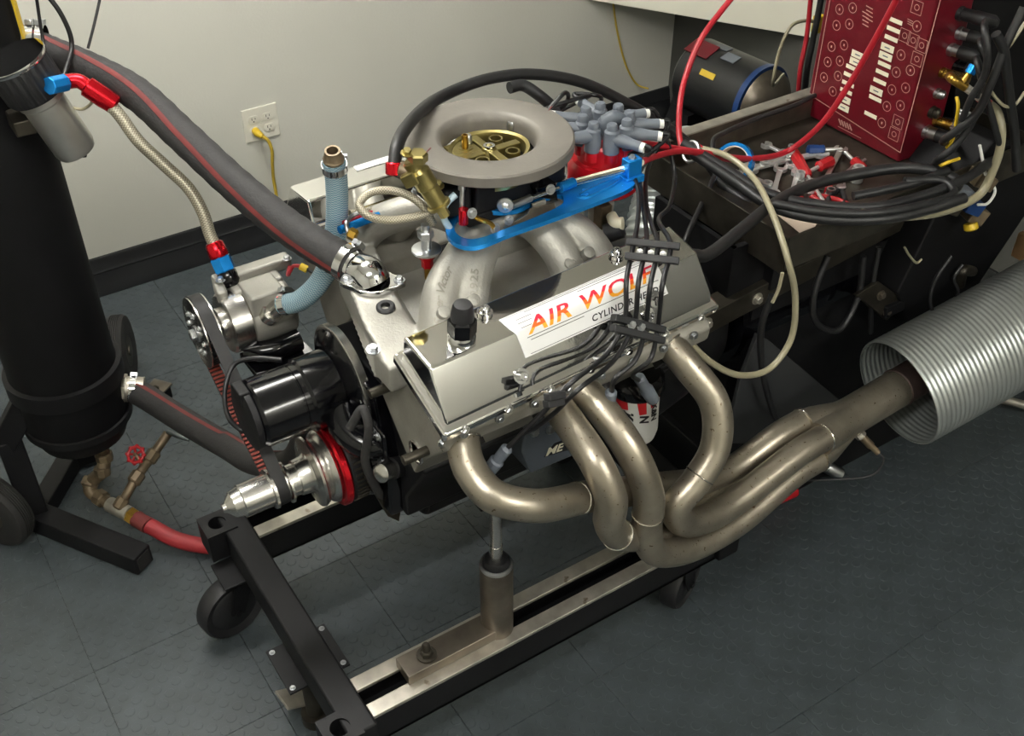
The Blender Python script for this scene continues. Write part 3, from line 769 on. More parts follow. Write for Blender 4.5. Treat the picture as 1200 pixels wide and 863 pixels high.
# cover screws, washer, black breather, rim bolts
fmap = cover_map(fA, rA, fB, rB, fC, rC, .0)
nl = (fC-fB).cross(rB-fB).normalized(); nl = nl if nl.z > 0 else -nl
def on_lower(px_, py_):
    n_ = nl; r_ = ray(px_, py_); s = (fB-CAM).dot(n_)/r_.dot(n_); return CAM+r_*s
nu = (rB-fB).cross(fA-fB).normalized(); nu = nu if nu.z > 0 else -nu
def on_upper(px_, py_):
    r_ = ray(px_, py_); s = (fB-CAM).dot(nu)/r_.dot(nu); return CAM+r_*s
for px_, py_ in ((611, 441), (760, 371)): bolt(nc, on_lower(px_, py_), nl, .0075, 'chrome', 'sock', 'cover_screw')
for px_, py_ in ((568, 364), (722, 296)):
    p = on_upper(px_, py_+4); obj('screw_boss', MB().lathe([(.011, -.012), (.011, .004), (.008, .006)], p, nu, 20), 'polished', nc); bolt(nc, p+nu*.004, nu, .0075, 'chrome', 'sock', 'cover_screw')
p = on_lower(766, 354)
w_ = obj('washer', MB().lathe([(.019, 0), (.020, .002), (.019, .004), (.012, .005)], p, nl, 28), 'chrome', nc); bolt(w_, p+nl*.004, nl, .009, 'chrome')
p = on_upper(541, 398)
br_ = obj('breather_plug', MB().lathe([(.022, 0), (.022, .010), (.020, .014)], p, nu, 28), 'chrome', nc)
obj('plug_hex', MB().lathe([(.019, .012), (.0225, .015), (.0225, .040), (.018, .044)], p, nu, 6), 'black_gloss', br_, smooth=20)
obj('plug_cap', MB().lathe([(.018, .040), (.018, .050), (.0155, .066), (.0135, .070), (.004, .071)], p, nu, 28), 'rubber', br_)
dvn = (rB-fB).normalized()
for k in range(7):
    u_ = .05+k*.148; o_ = cover_ring(fA, fB, fC)[-1].lerp(cover_ring(rA, rB, rC)[-1], u_)
    bolt(nc, o_+V((0, -.008, -.001)), (0, -.5, .86), .005, 'chrome', 'sock', 'rim_screw')

# ---- intake manifold
m = MB()
ex_n = [.685, .755, .955, 1.025]
for side in (-1, 1):
    for k, xe in enumerate(ex_n):
        xe = xe+(.03 if side > 0 else 0); xp = (.845, .87, .925, .95)[k]
        ys = lambda d: EY+side*d
        pts = [V((xp, ys(.02), 1.005)), V(((xp*2+xe)/3, ys(.075), 1.012)), V((xe*.8+xp*.2, ys(.125), .985)), V((xe, ys(.165), .935)), V((xe, ys(.185), .885))]
        m.tube(pts, [.030, .030, .031, .032, .033], 14, 8)
    # flange to the head
    m.prism([V((.60+.07*(side > 0), EY+side*.135, .885)), V((.60+.07*(side > 0), EY+side*.215, .935)), V((.60+.07*(side > 0), EY+side*.222, .905)), V((.60+.07*(side > 0), EY+side*.145, .855))], (.50-.04*(side > 0), 0, 0))
pl = [(.805, -.075), (.99, -.075), (.99, .075), (.805, .075)]
m.loft([[V((.84, EY-.05, .95)), V((.955, EY-.05, .95)), V((.955, EY+.05, .95)), V((.84, EY+.05, .95))], [V((.81, EY-.06, 1.03)), V((.985, EY-.06, 1.03)), V((.985, EY+.06, 1.03)), V((.81, EY+.06, 1.03))]])
m.box((.897, EY, 1.035), (.19, .15, .020))
# valley floor
m.prism(YZ(.66, [(EY-.17, .885), (EY-.10, .865), (EY+.10, .865), (EY+.17, .885), (EY+.17, .85), (EY-.17, .85)]), (.47, 0, 0))
# front water crossover
cross = [(EY-.205, .905), (EY-.195, .935), (EY-.11, .955), (EY-.05, .960), (EY+.05, .960), (EY+.11, .95), (EY+.19, .930), (EY+.205, .90), (EY+.12, .86), (EY-.12, .86)]
xs_ = lambda y: .582+max(0, y-(EY-.08))*.30
m.loft([[V((xs_(y), y, z)) for y, z in cross], [V((xs_(y)+.075, y, z)) for y, z in cross]])
m.cyl(P(437, 330, y=.045)-V((0, 0, .05)), P(437, 330, y=.045)-V((0, 0, .007)), .040, n=24)
m.cyl(P(452, 360, y=-.02)-V((0, 0, .04)), P(452, 360, y=-.02)-V((0, 0, .003)), .022, n=20)
m.box((.612, EY-.175, .912), (.075, .060, .050)); m.box((.690, EY+.175, .905), (.075, .060, .050))
im = obj('intake_manifold', m, 'cast_alu', t, mods=cast(.0042, 5))
for px_, py_, y_ in ((437, 408, -.115), (391, 319, .235)): bolt(im, P(px_, py_, y=y_)+V((0, 0, -.004)), (0, -.2, 1), .0075, 'zinc')
obj('port_plug', MB().lathe([(.016, 0), (.016, .006), (.013, .008), (.008, .008), (.007, .001)], P(452, 360, y=-.02)-V((0, 0, .004)), (-.1, -.12, 1), 20), 'rubber', im, smooth=30)
# raised casting marks on the front runner
def rmap(px0, py0, y0, du, dvv):
    o_ = P(px0, py0, y=y0)
    return lambda x, y: o_+du*x+dvv*y+V((0, 0, .0))
for px_, py_, y_, r_ in ((520, 366, -.115, .010), (555, 352, -.115, .0105), (668, 309, -.105, .0105), (690, 296, -.105, .0105)):
    p = P(px_, py_, y=y_); 
    obj('cast_boss', MB().lathe([(r_, -.03), (r_, .003), (r_*.8, .004)], p, (0, -.62, .75), 20), 'cast_alu', im)
# thermostat housing
th = P(437, 330, y=.045); th.z -= .004
m = MB(); tri = []
for k in range(36):
    a = 2*math.pi*k/36; rr = .037+.020*max(0, math.cos(2*(a+math.radians(35))))**3; tri.append(th+V((rr*math.cos(a), rr*math.sin(a), -.003)))
m.prism(tri, (0, 0, .010)); thh = obj('thermostat_housing', m, 'chrome', t, bevel=.002)
end = up_pts[-1]; dd = (up_pts[-2]-up_pts[-1]).normalized()
m = MB(); m.tube([th+V((0, 0, .003)), th+V((-.002, .006, .014)), end-dd*.012, end, end+dd*.03], [.031, .030, .0285, .0285, .0285], 20, 8); obj('water_neck', m, 'chrome', thh)
for a in (-35, 145): bolt(thh, th+V((.045*math.cos(math.radians(a)), .045*math.sin(math.radians(a)), .007)), (0, 0, 1), .0065, 'zinc')
# raised casting letters along the two front runners
def runner_path(k):
    xe = ex_n[k]; xp = (.845, .87, .925, .95)[k]; ys = lambda d: EY-d
    return catmull([V((xp, ys(.02), 1.005)), V(((xp*2+xe)/3, ys(.075), 1.012)), V((xe*.8+xp*.2, ys(.125), .985)), V((xe, ys(.165), .935)), V((xe, ys(.185), .885))], 12)[::-1]
def cast_text(body, size, k, s0, v0, shear, sp):
    pa = runner_path(k); L = [0]
    for i in range(1, len(pa)): L.append(L[-1]+(pa[i]-pa[i-1]).length)
    def fn(x, y):
        d = s0+x; i = 0
        while i < len(L)-2 and L[i+1] < d: i += 1
        f = (d-L[i])/(L[i+1]-L[i]); p = pa[i].lerp(pa[i+1], f); tt = (pa[i+1]-pa[i]).normalized()
        n_ = V((-.15, -.55, .8)); n_ = (n_-tt*n_.dot(tt)).normalized(); lf = n_.cross(tt).normalized()
        a = (y-v0)/.032
        return p+(n_*math.cos(a)+lf*math.sin(a))*.0325
    text_obj('casting_letters', body, size, fn, 'head_cast', im, shear=shear, spacing=sp, bold=.0003)
cast_text('Super Victor', .019, 0, .066, .004, .4, .9)
cast_text('2925', .018, 1, .090, .004, 0, 1.15)

# ================================================================ CRANK DAMPER AND MANDREL
t = thing('crank_damper', 'crank damper with red anodised ring and long bright aluminium drive hub', 'pulley', (.50, EY, CZ-.085))
ox = V((.588, EY, CZ)); D = V((-1, 0, 0))
zc = CZ+.0
obj('balancer', MB().lathe([(.05, .0), (.078, .004), (.080, .008), (.080, .040), (.078, .044), (.05, .045)], ox, D, 56), 'black_paint', t)
m = MB()
for k in range(44):
    a = 2*math.pi*k/44; m.box(ox+D*.026+V((0, .0805*math.cos(a), .0805*math.sin(a))), (.026, .0035, .003), (V((1, 0, 0)), V((0, -math.sin(a), math.cos(a))), V((0, math.cos(a), math.sin(a)))))
obj('timing_teeth', m, 'dark_steel', t)
obj('red_ring', MB().lathe([(.060, .046), (.080, .046), (.083, .049), (.083, .058), (.080, .061), (.060, .062)], ox, D, 56), 'red_anod', t)
obj('crank_pulley', MB().lathe([(.03, .062), (.070, .063), (.072, .067), (.068, .074), (.058, .080), (.066, .086), (.070, .093), (.068, .097), (.04, .100), (.036, .105), (.034, .125)], ox, D, 48), 'alu', t)
obj('drive_hub', MB().lathe([(.030, .10), (.030, .142), (.040, .143), (.040, .147), (.030, .148), (.030, .172), (.039, .173), (.039, .178), (.031, .179), (.031, .232), (.028, .234), (.024, .250), (.010, .262), (.008, .268), (.003, .268)], ox, D, 40), 'alu', t, smooth=30)

# ================================================================ WATER PUMP
WP = V((.0, EY+.035, .742))
t = thing('water_pump', 'gloss black cylindrical electric water pump on the engine front', 'pump', (.50, WP.y, .66))
o0 = V((.598, WP.y, WP.z))
obj('motor_can', MB().lathe([(.066, .025), (.069, .03), (.069, .085), (.064, .090), (.064, .100), (.0625, .101), (.0625, .103), (.064, .104), (.064, .176), (.058, .184), (.02, .186)], o0, D, 48), 'black_gloss', t, smooth=30)
obj('impeller_housing', MB().lathe([(.05, -.008), (.102, -.006), (.106, 0), (.104, .010), (.078, .026), (.06, .028)], o0, D, 48), 'black_gloss', t, smooth=30)
obj('rim_band', MB().lathe([(.1065, -.004), (.1085, -.003), (.1085, .011), (.1065, .0125), (.0975, .0125), (.0965, .010)], o0, D, 64, cap=False), 'alu', t)
# outlet legs to the block
for s in (-1, 1):
    yb = EY+s*.095
    lg = obj('outlet_leg', MB().tube([V((.560, WP.y+s*.05, WP.z-.015)), V((.553, WP.y+s*.085, WP.z-.035)), V((.575, yb, .69)), V((.60, yb, .69))], [.030, .030, .027, .027], 16), 'black_gloss', t)
    obj('mount_ear', MB().prism([V((.585, yb-.035, .655)), V((.585, yb+.035, .655)), V((.585, yb+.035, .73)), V((.585, yb-.035, .73))], (.012, 0, 0)), 'black_gloss', t, bevel=.006)
    for dz in (.662, .722): bolt(lg, (.584, yb+s*.022, dz), (-1, 0, 0), .006, 'zinc')
obj('end_cap', MB().lathe([(.058, .184), (.062, .186), (.062, .196), (.05, .200), (.012, .201)], o0, D, 40), 'black_paint', t)
obj('side_tab', MB().box(P(283, 462, x=.405), (.02, .04, .03)), 'black_paint', t, bevel=.003)
# lower hose spigot (inlet elbow)
obj('inlet_elbow', MB().tube([V((.585, .155, .735)), V((.588, .17, .72)), V((.585, .18, .70)), V((.575, .19, .688))], .0265, 16), 'black_gloss', t)
hose('pump_cable', PY((330, 422, .14), (300, 420, .17), (275, 427, .19), (264, 455, .17), (268, 490, .14), (285, 505, .12), (300, 500, .10)), .0045, 'lead', 'thin black cable looping beside the black water pump', 'cable')
hose('pump_cable', PY((410, 502, -.03), (425, 480, -.04), (432, 500, -.06), (428, 540, -.05), (440, 570, -.04), (455, 592, 0.0)), .008, 'hose_rubber', 'thick grey wire hanging in front of the timing cover', 'cable')
# crank sensor bracket arm at the damper
t = thing('sensor_bracket', 'grey steel sensor bracket below the near cylinder head', 'bracket', P(455, 600, y=-.02))
q = [P(428, 560, y=-.03), P(440, 558, y=-.03), P(462, 592, y=-.03), P(470, 600, y=-.03), P(468, 612, y=-.03), P(455, 606, y=-.03)]
obj('arm', MB().prism(q, (0, .012, 0)), 'dark_steel', t, bevel=.002)
obj('pickup', MB().lathe([(.010, 0), (.018, .004), (.018, .03), (.012, .034)], P(459, 549, y=-.07), (-.8, -.3, .3), 20), 'alu', t)
obj('pickup_body', MB().lathe([(.021, -.03), (.021, .002), (.017, .004)], P(459, 549, y=-.07), (-.8, -.3, .3), 20), 'black_paint', t)

# ================================================================ VACUUM PUMP
PP = P(240, 388, x=.425); VR = .066
t = thing('vacuum_pump', 'cast aluminium belt driven vacuum pump with toothed pulley', 'pump', PP+V((.09, 0, -.06)))
m = MB(); m.lathe([(.010, -.016), (.052, -.016), (.058, -.015), (VR+.004, -.015), (VR+.004, -.0125), (VR-.003, -.012)], PP, (1, 0, 0), 56)
pf_ = obj('pulley_face', m, 'alu', t)
obj('pulley_flange', MB().lathe([(VR-.003, .0115), (VR+.004, .012), (VR+.004, .0145), (.03, .015)], PP, (1, 0, 0), 56), 'alu', t)
for k in range(8):
    a = 2*math.pi*k/8; bolt(pf_, PP+V((-.016, .040*math.cos(a), .040*math.sin(a))), (-1, 0, 0), .004, 'zinc')
bolt(pf_, PP+V((-.016, 0, 0)), (-1, 0, 0), .011, 'zinc')
m = MB()
for k in range(40):
    a = 2*math.pi*k/40; m.box(PP+V((0, (VR-.001)*math.cos(a), (VR-.001)*math.sin(a))), (.024, .0055, .005), (V((1, 0, 0)), V((0, -math.sin(a), math.cos(a))), V((0, math.cos(a), math.sin(a)))))
obj('pulley_teeth', m, 'black_paint', t)
m = MB(); m.lathe([(.020, .012), (.020, .026), (.034, .028), (.034, .036), (.056, .038), (.060, .042), (.060, .078), (.056, .082)], PP+V((0, .0, 0)), (1, 0, 0), 40)
obj('bearing_housing', m, 'alu', t, smooth=30)
m = MB(); m.lathe([(.05, .080), (.058, .084), (.058, .165), (.05, .170)], PP, (1, 0, 0), 40)
m.box(PP+V((.117, -.015, .045)), (.070, .07, .05)); m.box(PP+V((.117, .02, .05)), (.10, .05, .03)); m.box(PP+V((.117, 0, -.05)), (.06, .08, .03))
vb = obj('pump_body', m, 'cast_alu', t, bevel=.006)
m = MB(); m.bar(PP+V((.045, .04, .068)), PP+V((.20, .04, .068)), .030, .026); m.bar(PP+V((.045, -.005, .060)), PP+V((.055, .05, .060)), .02, .03); obj('valve_bar', m, 'cast_alu', t, bevel=.006)
for xx in (.055, .19): bolt(t, PP+V((xx, .025, .080)), (0, 0, 1), .006, 'zinc')
vin = P(330, 357, y=.265)
m = MB(); m.lathe([(.022, 0), (.022, .018), (.016, .019), (.016, .05)], PP+V((.112, -.045, .02)), vin-(PP+V((.112, -.045, .02))), 20); obj('inlet_spigot', m, 'alu', t)
m = MB(); m.prism([PP+V((.05, -.02, -.06)), PP+V((.17, -.03, -.06)), PP+V((.185, -.10, -.075)), PP+V((.06, -.07, -.085))], (0, 0, -.014)); m.bar(PP+V((.13, -.06, -.075)), V((.56, .18, .66)), .06, .016); obj('mount_plate', m, 'black_gloss', t, bevel=.003)
m = MB(); m.tube([PP+V((.06, -.035, -.05)), PP+V((.10, -.06, -.05)), PP+V((.16, -.06, -.048))], .022, 14); obj('tension_arm', m, 'black_gloss', t)
# ---- toothed belt between vacuum pump pulley and drive hub
bxp = PP.x; A_ = V((bxp, PP.y, PP.z)); B_ = V((bxp, EY, CZ)); ra, rb = VR+.003, .033
dvec = B_-A_; dl = dvec.length; base = math.atan2(dvec.z, dvec.y); al = math.acos((ra-rb)/dl)
pts = []
for k in range(25):
    a = base+al+(2*math.pi-2*al)*k/24; pts.append((A_.y+ra*math.cos(a), A_.z+ra*math.sin(a)))
for k in range(13):
    a = base-al+2*al*k/12; pts.append((B_.y+rb*math.cos(a), B_.z+rb*math.sin(a)))
# resample the loop
loop = []
for i in range(len(pts)):
    p, q = V((0, *pts[i])), V((0, *pts[(i+1) % len(pts)])); n_ = max(1, int((q-p).length/.0085))
    for k in range(n_): loop.append(p.lerp(q, k/n_))
t = thing('drive_belt', 'toothed black belt joining the vacuum pump pulley and drive hub', 'belt', V((bxp, EY, CZ-.04)))
m = MB(); rings = []; teeth = MB(); N = len(loop)
for i in range(N+1):
    p = loop[i % N]; q = loop[(i+1) % N]; tt = (q-p).normalized(); nn = V((0, tt.z, -tt.y))
    ctr = V((0, (A_.y+B_.y)/2, (A_.z+B_.z)/2))
    if nn.dot(p-ctr) < 0: nn = -nn
    b0_ = V((bxp, p.y, p.z)); rings.append([b0_+V((-.0115, 0, 0)), b0_+V((.0115, 0, 0)), b0_+V((.0115, 0, 0))+nn*.003, b0_+V((-.0115, 0, 0))+nn*.003])
    if i < N: teeth.box(b0_-nn*.0018, (.022, .0045, .0036), (V((1, 0, 0)), tt, nn))
m.ring_strip(rings, True, False); obj('belt_band', m, 'belt', t, smooth=50); obj('belt_teeth', teeth, 'belt_teeth', t)
# ---- blue reinforced breather hose
t = thing('breather_hose', 'clear blue braided breather hose rising from the vacuum pump behind the rubber hose', 'hose', vin)
bp_ = [vin-(vin-PP).normalized()*.0] + PY((350, 353, .235), (372, 334, .21), (386, 308, .20), (393, 275, .205), (395, 245, .20), (394, 210, .19), (391, 188, .18))
obj('hose_body', MB().tube(bp_, .0195, 18, 10), 'blue_braid', t, smooth=60)
dq = (bp_[-1]-bp_[-2]).normalized()
hose_clamp(t, bp_[-1]-dq*.014, dq, .0205); hose_clamp(t, bp_[0]+(bp_[1]-bp_[0]).normalized()*.012, bp_[1]-bp_[0], .0205)
obj('end_fitting', MB().lathe([(.0185, -.01), (.0185, .004), (.0165, .006), (.0135, .022), (.010, .022), (.009, .005)], bp_[-1], dq, 18), 'brass_old', t)
cl0, cl1 = P(360, 316, y=.245), P(352, 312, y=.255)
obj('small_clip', MB().tube([cl0, cl1], .007, 10), 'yellow', t)
obj('clip_wire', MB().tube([cl1, P(344, 312, y=.27), P(338, 322, y=.28), PP+V((.195, .03, .06))], .0035, 8), 'red_wire', t)
obj('clip_strap', MB().tube([cl0, P(370, 322, y=.23), P(377, 330, y=.215)], .003, 8), 'lead', t)

# ================================================================ CARBURETOR AND AIR RING
RC = P(573, 158, y=EY)
t = thing('carburetor', 'yellow chromate four barrel carburetor with dark linkage on the intake manifold', 'carburetor', (RC.x, EY, 1.045))
bz = 1.045
m = MB(); m.box((RC.x, EY, bz+.010), (.17, .135, .020)); obj('base_plate', m, 'black_paint', t, bevel=.004)
m = MB(); m.box((RC.x, EY, bz+.045), (.13, .125, .06)); obj('main_body', m, 'black_paint', t, bevel=.006)
for s in (-1, 1):
    m = MB(); m.box((RC.x+s*.095, EY, bz+.048), (.055, .115, .055)); fb_ = obj('float_bowl', m, 'black_paint', t, bevel=.010)
    for dy in (-.045, .045):
        for dz in (.028, .066): bolt(fb_, (RC.x+s*.122, EY+dy, bz+dz), (s, 0, 0), .005, 'zinc')
# throat with boosters seen through the ring
ca_ = V((RC.x, EY, bz+.098))
def oval(rx, ry, z, n=40): return [V((RC.x+rx*math.cos(2*math.pi*k/n)*(1+.06*math.cos(4*math.pi*k/n)), EY+ry*math.sin(2*math.pi*k/n), z)) for k in range(n)]
m = MB(); zt_ = RC.z-.020
m.ring_strip([oval(.060, .058, zt_-.045), oval(.060, .058, zt_-.012), oval(.062, .060, zt_-.006), oval(.068, .066, zt_-.004), oval(.071, .069, zt_-.016), oval(.071, .069, zt_-.05)], True, False)
ah = obj('air_horn', m, 'chromate', t, smooth=50)
obj('throttle_deck', MB().lathe([(.059, 0), (.059, .004), (.01, .004)], (RC.x, EY, zt_-.044), (0, 0, 1), 32), 'slot_dark', t)
m = MB(); m.box((RC.x, EY, zt_-.022), (.118, .016, .030)); m.box((RC.x, EY, zt_-.022), (.016, .112, .034)); m.lathe([(.020, -.03), (.016, -.012), (.011, -.002), (.009, -.002)], (RC.x, EY, zt_), (0, 0, 1), 24); m.box((RC.x-.035, EY+.03, zt_-.018), (.05, .045, .022)); obj('metering_bridge', m, 'chromate', t, bevel=.005)
obj('stud_ring', MB().lathe([(.010, 0), (.010, .004), (.006, .004), (.006, 0)], (RC.x, EY, zt_-.003), (0, 0, 1), 24, cap=False), 'chrome', t)
for k, (px_, py_) in enumerate(((545, 172), (603, 142))):
    p = P(px_, py_, z=zt_-.005); bv_ = obj('vent_tube', MB().lathe([(.0055, -.02), (.0055, .022), (.0042, .022), (.0042, .005)], p, (0, 0, 1), 16), 'brass', t)
for sx in (-1, 1):
    for sy in (-1, 1):
        c_ = V((RC.x+sx*.030, EY+sy*.027, zt_-.02)); 
        obj('booster', MB().lathe([(.0125, -.012), (.014, 0), (.0125, .014), (.0095, .014), (.0085, -.012)], c_, (0, 0, 1), 20), 'chromate', t)
for px_, py_ in ((548, 163), (599, 147)):
    p = P(px_, py_, z=zt_+.0); obj('squirter', MB().lathe([(.008, -.015), (.008, .004), (.006, .008), (.003, .008)], p, (0, 0, 1), 14), 'zinc', t)
# near side linkage
m = MB(); lv = P(592, 240, y=-.04)
m.lathe([(.013, 0), (.014, .002), (.013, .004), (.006, .005), (.006, .010), (.003, .012)], lv, (-.5, -.8, .1), 24); obj('throttle_ball', m, 'zinc', t)
m = MB(); m.prism([P(590, 268, y=-.035), P(618, 252, y=-.035), P(622, 245, y=-.035), P(650, 238, y=-.035), P(652, 246, y=-.035), P(628, 262, y=-.035), P(600, 272, y=-.035)], (0, .004, 0)); obj('throttle_lever', m, 'old_steel', t, bevel=.001)
m = MB(); m.prism([P(624, 240, y=-.03), P(640, 234, y=-.03), P(641, 246, y=-.03), P(627, 252, y=-.03)], (0, .005, 0)); obj('cam_plate', m, 'raw_steel', t, bevel=.001)
m = MB(); m.prism([P(628, 222, y=-.02), P(652, 214, y=-.02), P(655, 236, y=-.02), P(632, 232, y=-.02)], (0, .03, 0)); obj('pump_cover', m, 'black_gloss', t, bevel=.003)
m = MB(); m.tube(PY((552, 252, -.03), (564, 258, -.045), (575, 262, -.045), (580, 270, -.045)), .004, 8); obj('linkage_rod', m, 'brass', t)
for px_, py_ in ((553, 250), (580, 268), (596, 258), (645, 222)): bolt(t, P(px_, py_, y=-.045), (0, -1, .3), .006, 'zinc')
m = MB(); m.cyl(P(543, 245, y=-.03), P(543, 262, y=-.03), .008); obj('red_fitting', m, 'red_anod', t)
m = MB(); m.cyl(P(542, 215, y=-.01), P(541, 248, y=-.02), .004); m.cyl(P(541, 222, y=-.02), P(541, 214, y=-.02), .006); obj('spring_post', m, 'zinc', t)
m = MB(); m.tube(PY((527, 268, -.01), (520, 255, -.01), (522, 240, 0), (534, 228, .0)), .006, 12); obj('vacuum_tube', m, 'clear_hose', t)
# ring
t = thing('air_ring', 'wide flat grey steel ring with flared mouth on top of the carburetor', 'ring', RC-V((0, 0, .03)))
R0 = .1445
prof = [(R0-.004, -.022), (R0, -.019), (R0, -.003), (R0-.003, 0), (.092, 0), (.087, -.002), (.082, -.007), (.079, -.015), (.0785, -.034), (.0805, -.034), (.084, -.022)]
m = MB(); m.lathe(prof+[prof[0]], RC, (0, 0, 1), 96, cap=False); obj('ring_plate', m, 'ring_grey', t, smooth=35)
for px_, py_, dx in ((501, 177, .012), (645, 127, .008)):
    p = P(px_, py_, z=RC.z+.0006); m = MB(); m.box(p, (dx*2, .002, .0006), (V((.8, .55, 0)).normalized(), V((-.55, .8, 0)).normalized(), V((0, 0, 1)))); obj('index_mark', m, 'stripe', t)

# ---- blue throttle bracket
t = thing('throttle_bracket', 'blue anodised throttle cable bracket with long slot beside the carburetor', 'bracket', P(600, 280, z=1.05))
zb0 = 1.056
ol = [(522, 268), (524, 280), (536, 291), (556, 294), (600, 278), (690, 245), (742, 222), (745, 204), (737, 196), (700, 212), (660, 226), (600, 246), (548, 246), (530, 254)]
il = [(532, 269), (534, 277), (542, 283), (556, 285), (600, 270), (630, 258), (652, 248), (660, 242), (658, 234), (650, 233), (630, 240), (600, 252), (552, 252), (538, 259)]
O3 = [P(a, b, z=zb0) for a, b in ol]; I3 = [P(a, b, z=zb0) for a, b in il]
def dens(L, n=6): 
    return catmull(L+[L[0]], n)[:-1]
O3 = dens(O3); I3 = dens(I3); up_ = V((0, 0, .008))
m = MB(); m.ring_strip([O3, [p+up_ for p in O3], [p+up_ for p in I3], I3, O3], True, False); obj('plate', m, 'blue_anod', t, smooth=35)
# stiffening rib (the arrow shaped relief) and cable clamp block
r0_ = P(682, 232, z=zb0+.008); r1_ = P(728, 206, z=zb0+.008)
m = MB(); m.tube([r1_, (r0_+r1_)/2+V((0, .006, 0)), r0_+V((-.002, .006, 0)), r0_, r0_+V((.006, -.004, 0)), (r0_*.4+r1_*.6)+V((0, -.012, 0)), r1_+V((.004, -.006, 0))], .0032, 8, 6); obj('rib', m, 'blue_anod', t)
cb_ = P(738, 197, z=zb0+.025)
m = MB(); m.box(cb_+V((.004, 0, -.004)), (.030, .022, .045)); m.box(cb_+V((.004, 0, -.02)), (.04, .030, .014)); cbk = obj('clamp_block', m, 'blue_anod', t, bevel=.002); bolt(cbk, cb_+V((.004, 0, .0185)), (0, 0, 1), .005, 'zinc')
t = thing('throttle_rod', 'bright steel throttle rod running from carburetor lever to the blue bracket', 'rod', lv)
ra_ = P(600, 241, y=-.045)
m = MB(); m.cyl(ra_, P(622, 232, y=-.04), .0062, n=14); obj('rod_end', m, 'zinc', t)
obj('rod', MB().tube([P(620, 233, y=-.04), P(664, 217, y=-.025), cb_-V((.01, 0, 0))], .0038, 10, smooth=False), 'chrome', t)
obj('sleeve', MB().tube([P(672, 214, y=-.022), cb_+V((.02, 0, 0)), P(752, 190, z=cb_.z)], .0058, 12, smooth=False), 'strip_white', t)
obj('blue_collar', MB().cyl(P(656, 220, y=-.028), P(672, 214, y=-.022), .0095, n=16), 'blue_anod', t, bevel=.001)

# ---- stud with washer in front of the carburetor
sp = P(500, 297, y=.0)
t = thing('throttle_stud', 'bright washer and nut on a stud over a red fitting on the manifold', 'stud', sp-V((0, 0, .03)))
obj('red_fitting', MB().lathe([(.010, -.026), (.010, -.012), (.013, -.010), (.013, -.002)], sp, (0, 0, 1), 6), 'red_anod', t, smooth=20)
obj('washer', MB().lathe([(.0235, .004), (.025, .006), (.025, .009), (.0235, .010)], sp, (0, 0, 1), 36), 'zinc', t)
obj('spacer', MB().cyl(sp+V((0, 0, .009)), sp+V((0, 0, .032)), .0085, n=18), 'zinc', t)
obj('nut', MB().lathe([(.012, .030), (.0135, .032), (.0135, .043), (.012, .045)], sp, (0, 0, 1), 6), 'zinc', t, smooth=20)
obj('stud_tip', MB().cyl(sp+V((0, 0, .044)), sp+V((0, 0, .056)), .007, n=14), 'zinc', t)
m = MB(); m.bar(sp+V((0, 0, -.002)), P(548, 283, z=sp.z), .018, .005); obj('link_arm', m, 'black_paint', t)
obj('peg', MB().cyl(sp+V((0, 0, -.05)), sp+V((0, 0, -.02)), .006, n=12), 'brass', t)

# ---- brass fuel fitting and loop line
fa = P(487, 195, y=.0); fb2 = P(513, 238, y=-.02); fdv = (fb2-fa).normalized(); fl2 = (fb2-fa).length
t = thing('fuel_fitting', 'yellow plated fuel regulator fitting with hex fasteners beside the carburetor ring', 'fitting', fb2)
obj('barrel', MB().lathe([(.012, -.014), (.016, -.011), (.016, .0), (.014, .004), (.018, .010), (.018, .038), (.0155, .041), (.0155, fl2), (.020, fl2+.001), (.020, fl2+.006), (.012, fl2+.007)], fa, fdv, 28), 'chromate', t, smooth=30)
obj('cap_bolt', MB().lathe([(.0155, 0), (.0155, .012), (.013, .015)], P(490, 188, y=-.01), (0, -.1, 1), 6), 'chromate', t, smooth=20)
obj('side_port', MB().cyl(P(490, 205, y=.0), P(468, 198, y=.02), .014, n=20), 'brass_old', t)
obj('hex_block', MB().box(P(481, 209, y=-.005), (.022, .02, .024), (fdv, perp(fdv)[0], perp(fdv)[1])), 'chromate', t, bevel=.002)
obj('outlet_hex', MB().cyl(fb2+fdv*.004, fb2+fdv*.026, .009, n=6), 'chromate', t, smooth=20)
for px_, py_ in ((477, 180), (513, 218)): bolt(t, P(px_, py_, y=.0), (0, -.2, 1), .007, 'chromate')
hose('braided_loop', PY((507, 262, .01), (496, 242, .01), (478, 229, .03), (455, 223, .05), (432, 227, .06), (421, 240, .055), (430, 252, .035), (455, 258, .02), (482, 255, .01), (505, 248, .005), (516, 240, .0)), .0068, 'steel_braid', 'thin braided steel line coiled in a loop over the manifold', 'hose')
hose('rail_line', PY((398, 270, .16), (430, 258, .17), (465, 246, .18), (500, 240, .18)), .0075, 'blue_anod', 'blue anodised fuel line along the far runners', 'pipe')
hose('rail_line', PY((402, 262, .18), (435, 250, .19), (470, 240, .19), (500, 234, .19)), .005, 'red_wire', 'red wire along the far runners beside the braided loop', 'wire')
hose('rail_line', PY((410, 250, .20), (440, 246, .2), (475, 238, .2)), .006, 'steel_braid', 'thin braided line along the far valve cover edge', 'hose')
t = thing('pipe_union', 'small brass union clipped behind the thermostat housing', 'fitting', P(412, 276, y=.14))
obj('nut', MB().lathe([(.008, 0), (.011, .003), (.011, .014), (.008, .017)], P(408, 272, y=.14), (.5, -.6, -.3), 6), 'brass', t, smooth=20)
obj('stem', MB().tube(PY((408, 272, .14), (406, 262, .15), (412, 254, .16), (424, 248, .16)), .004, 8), 'zinc', t)

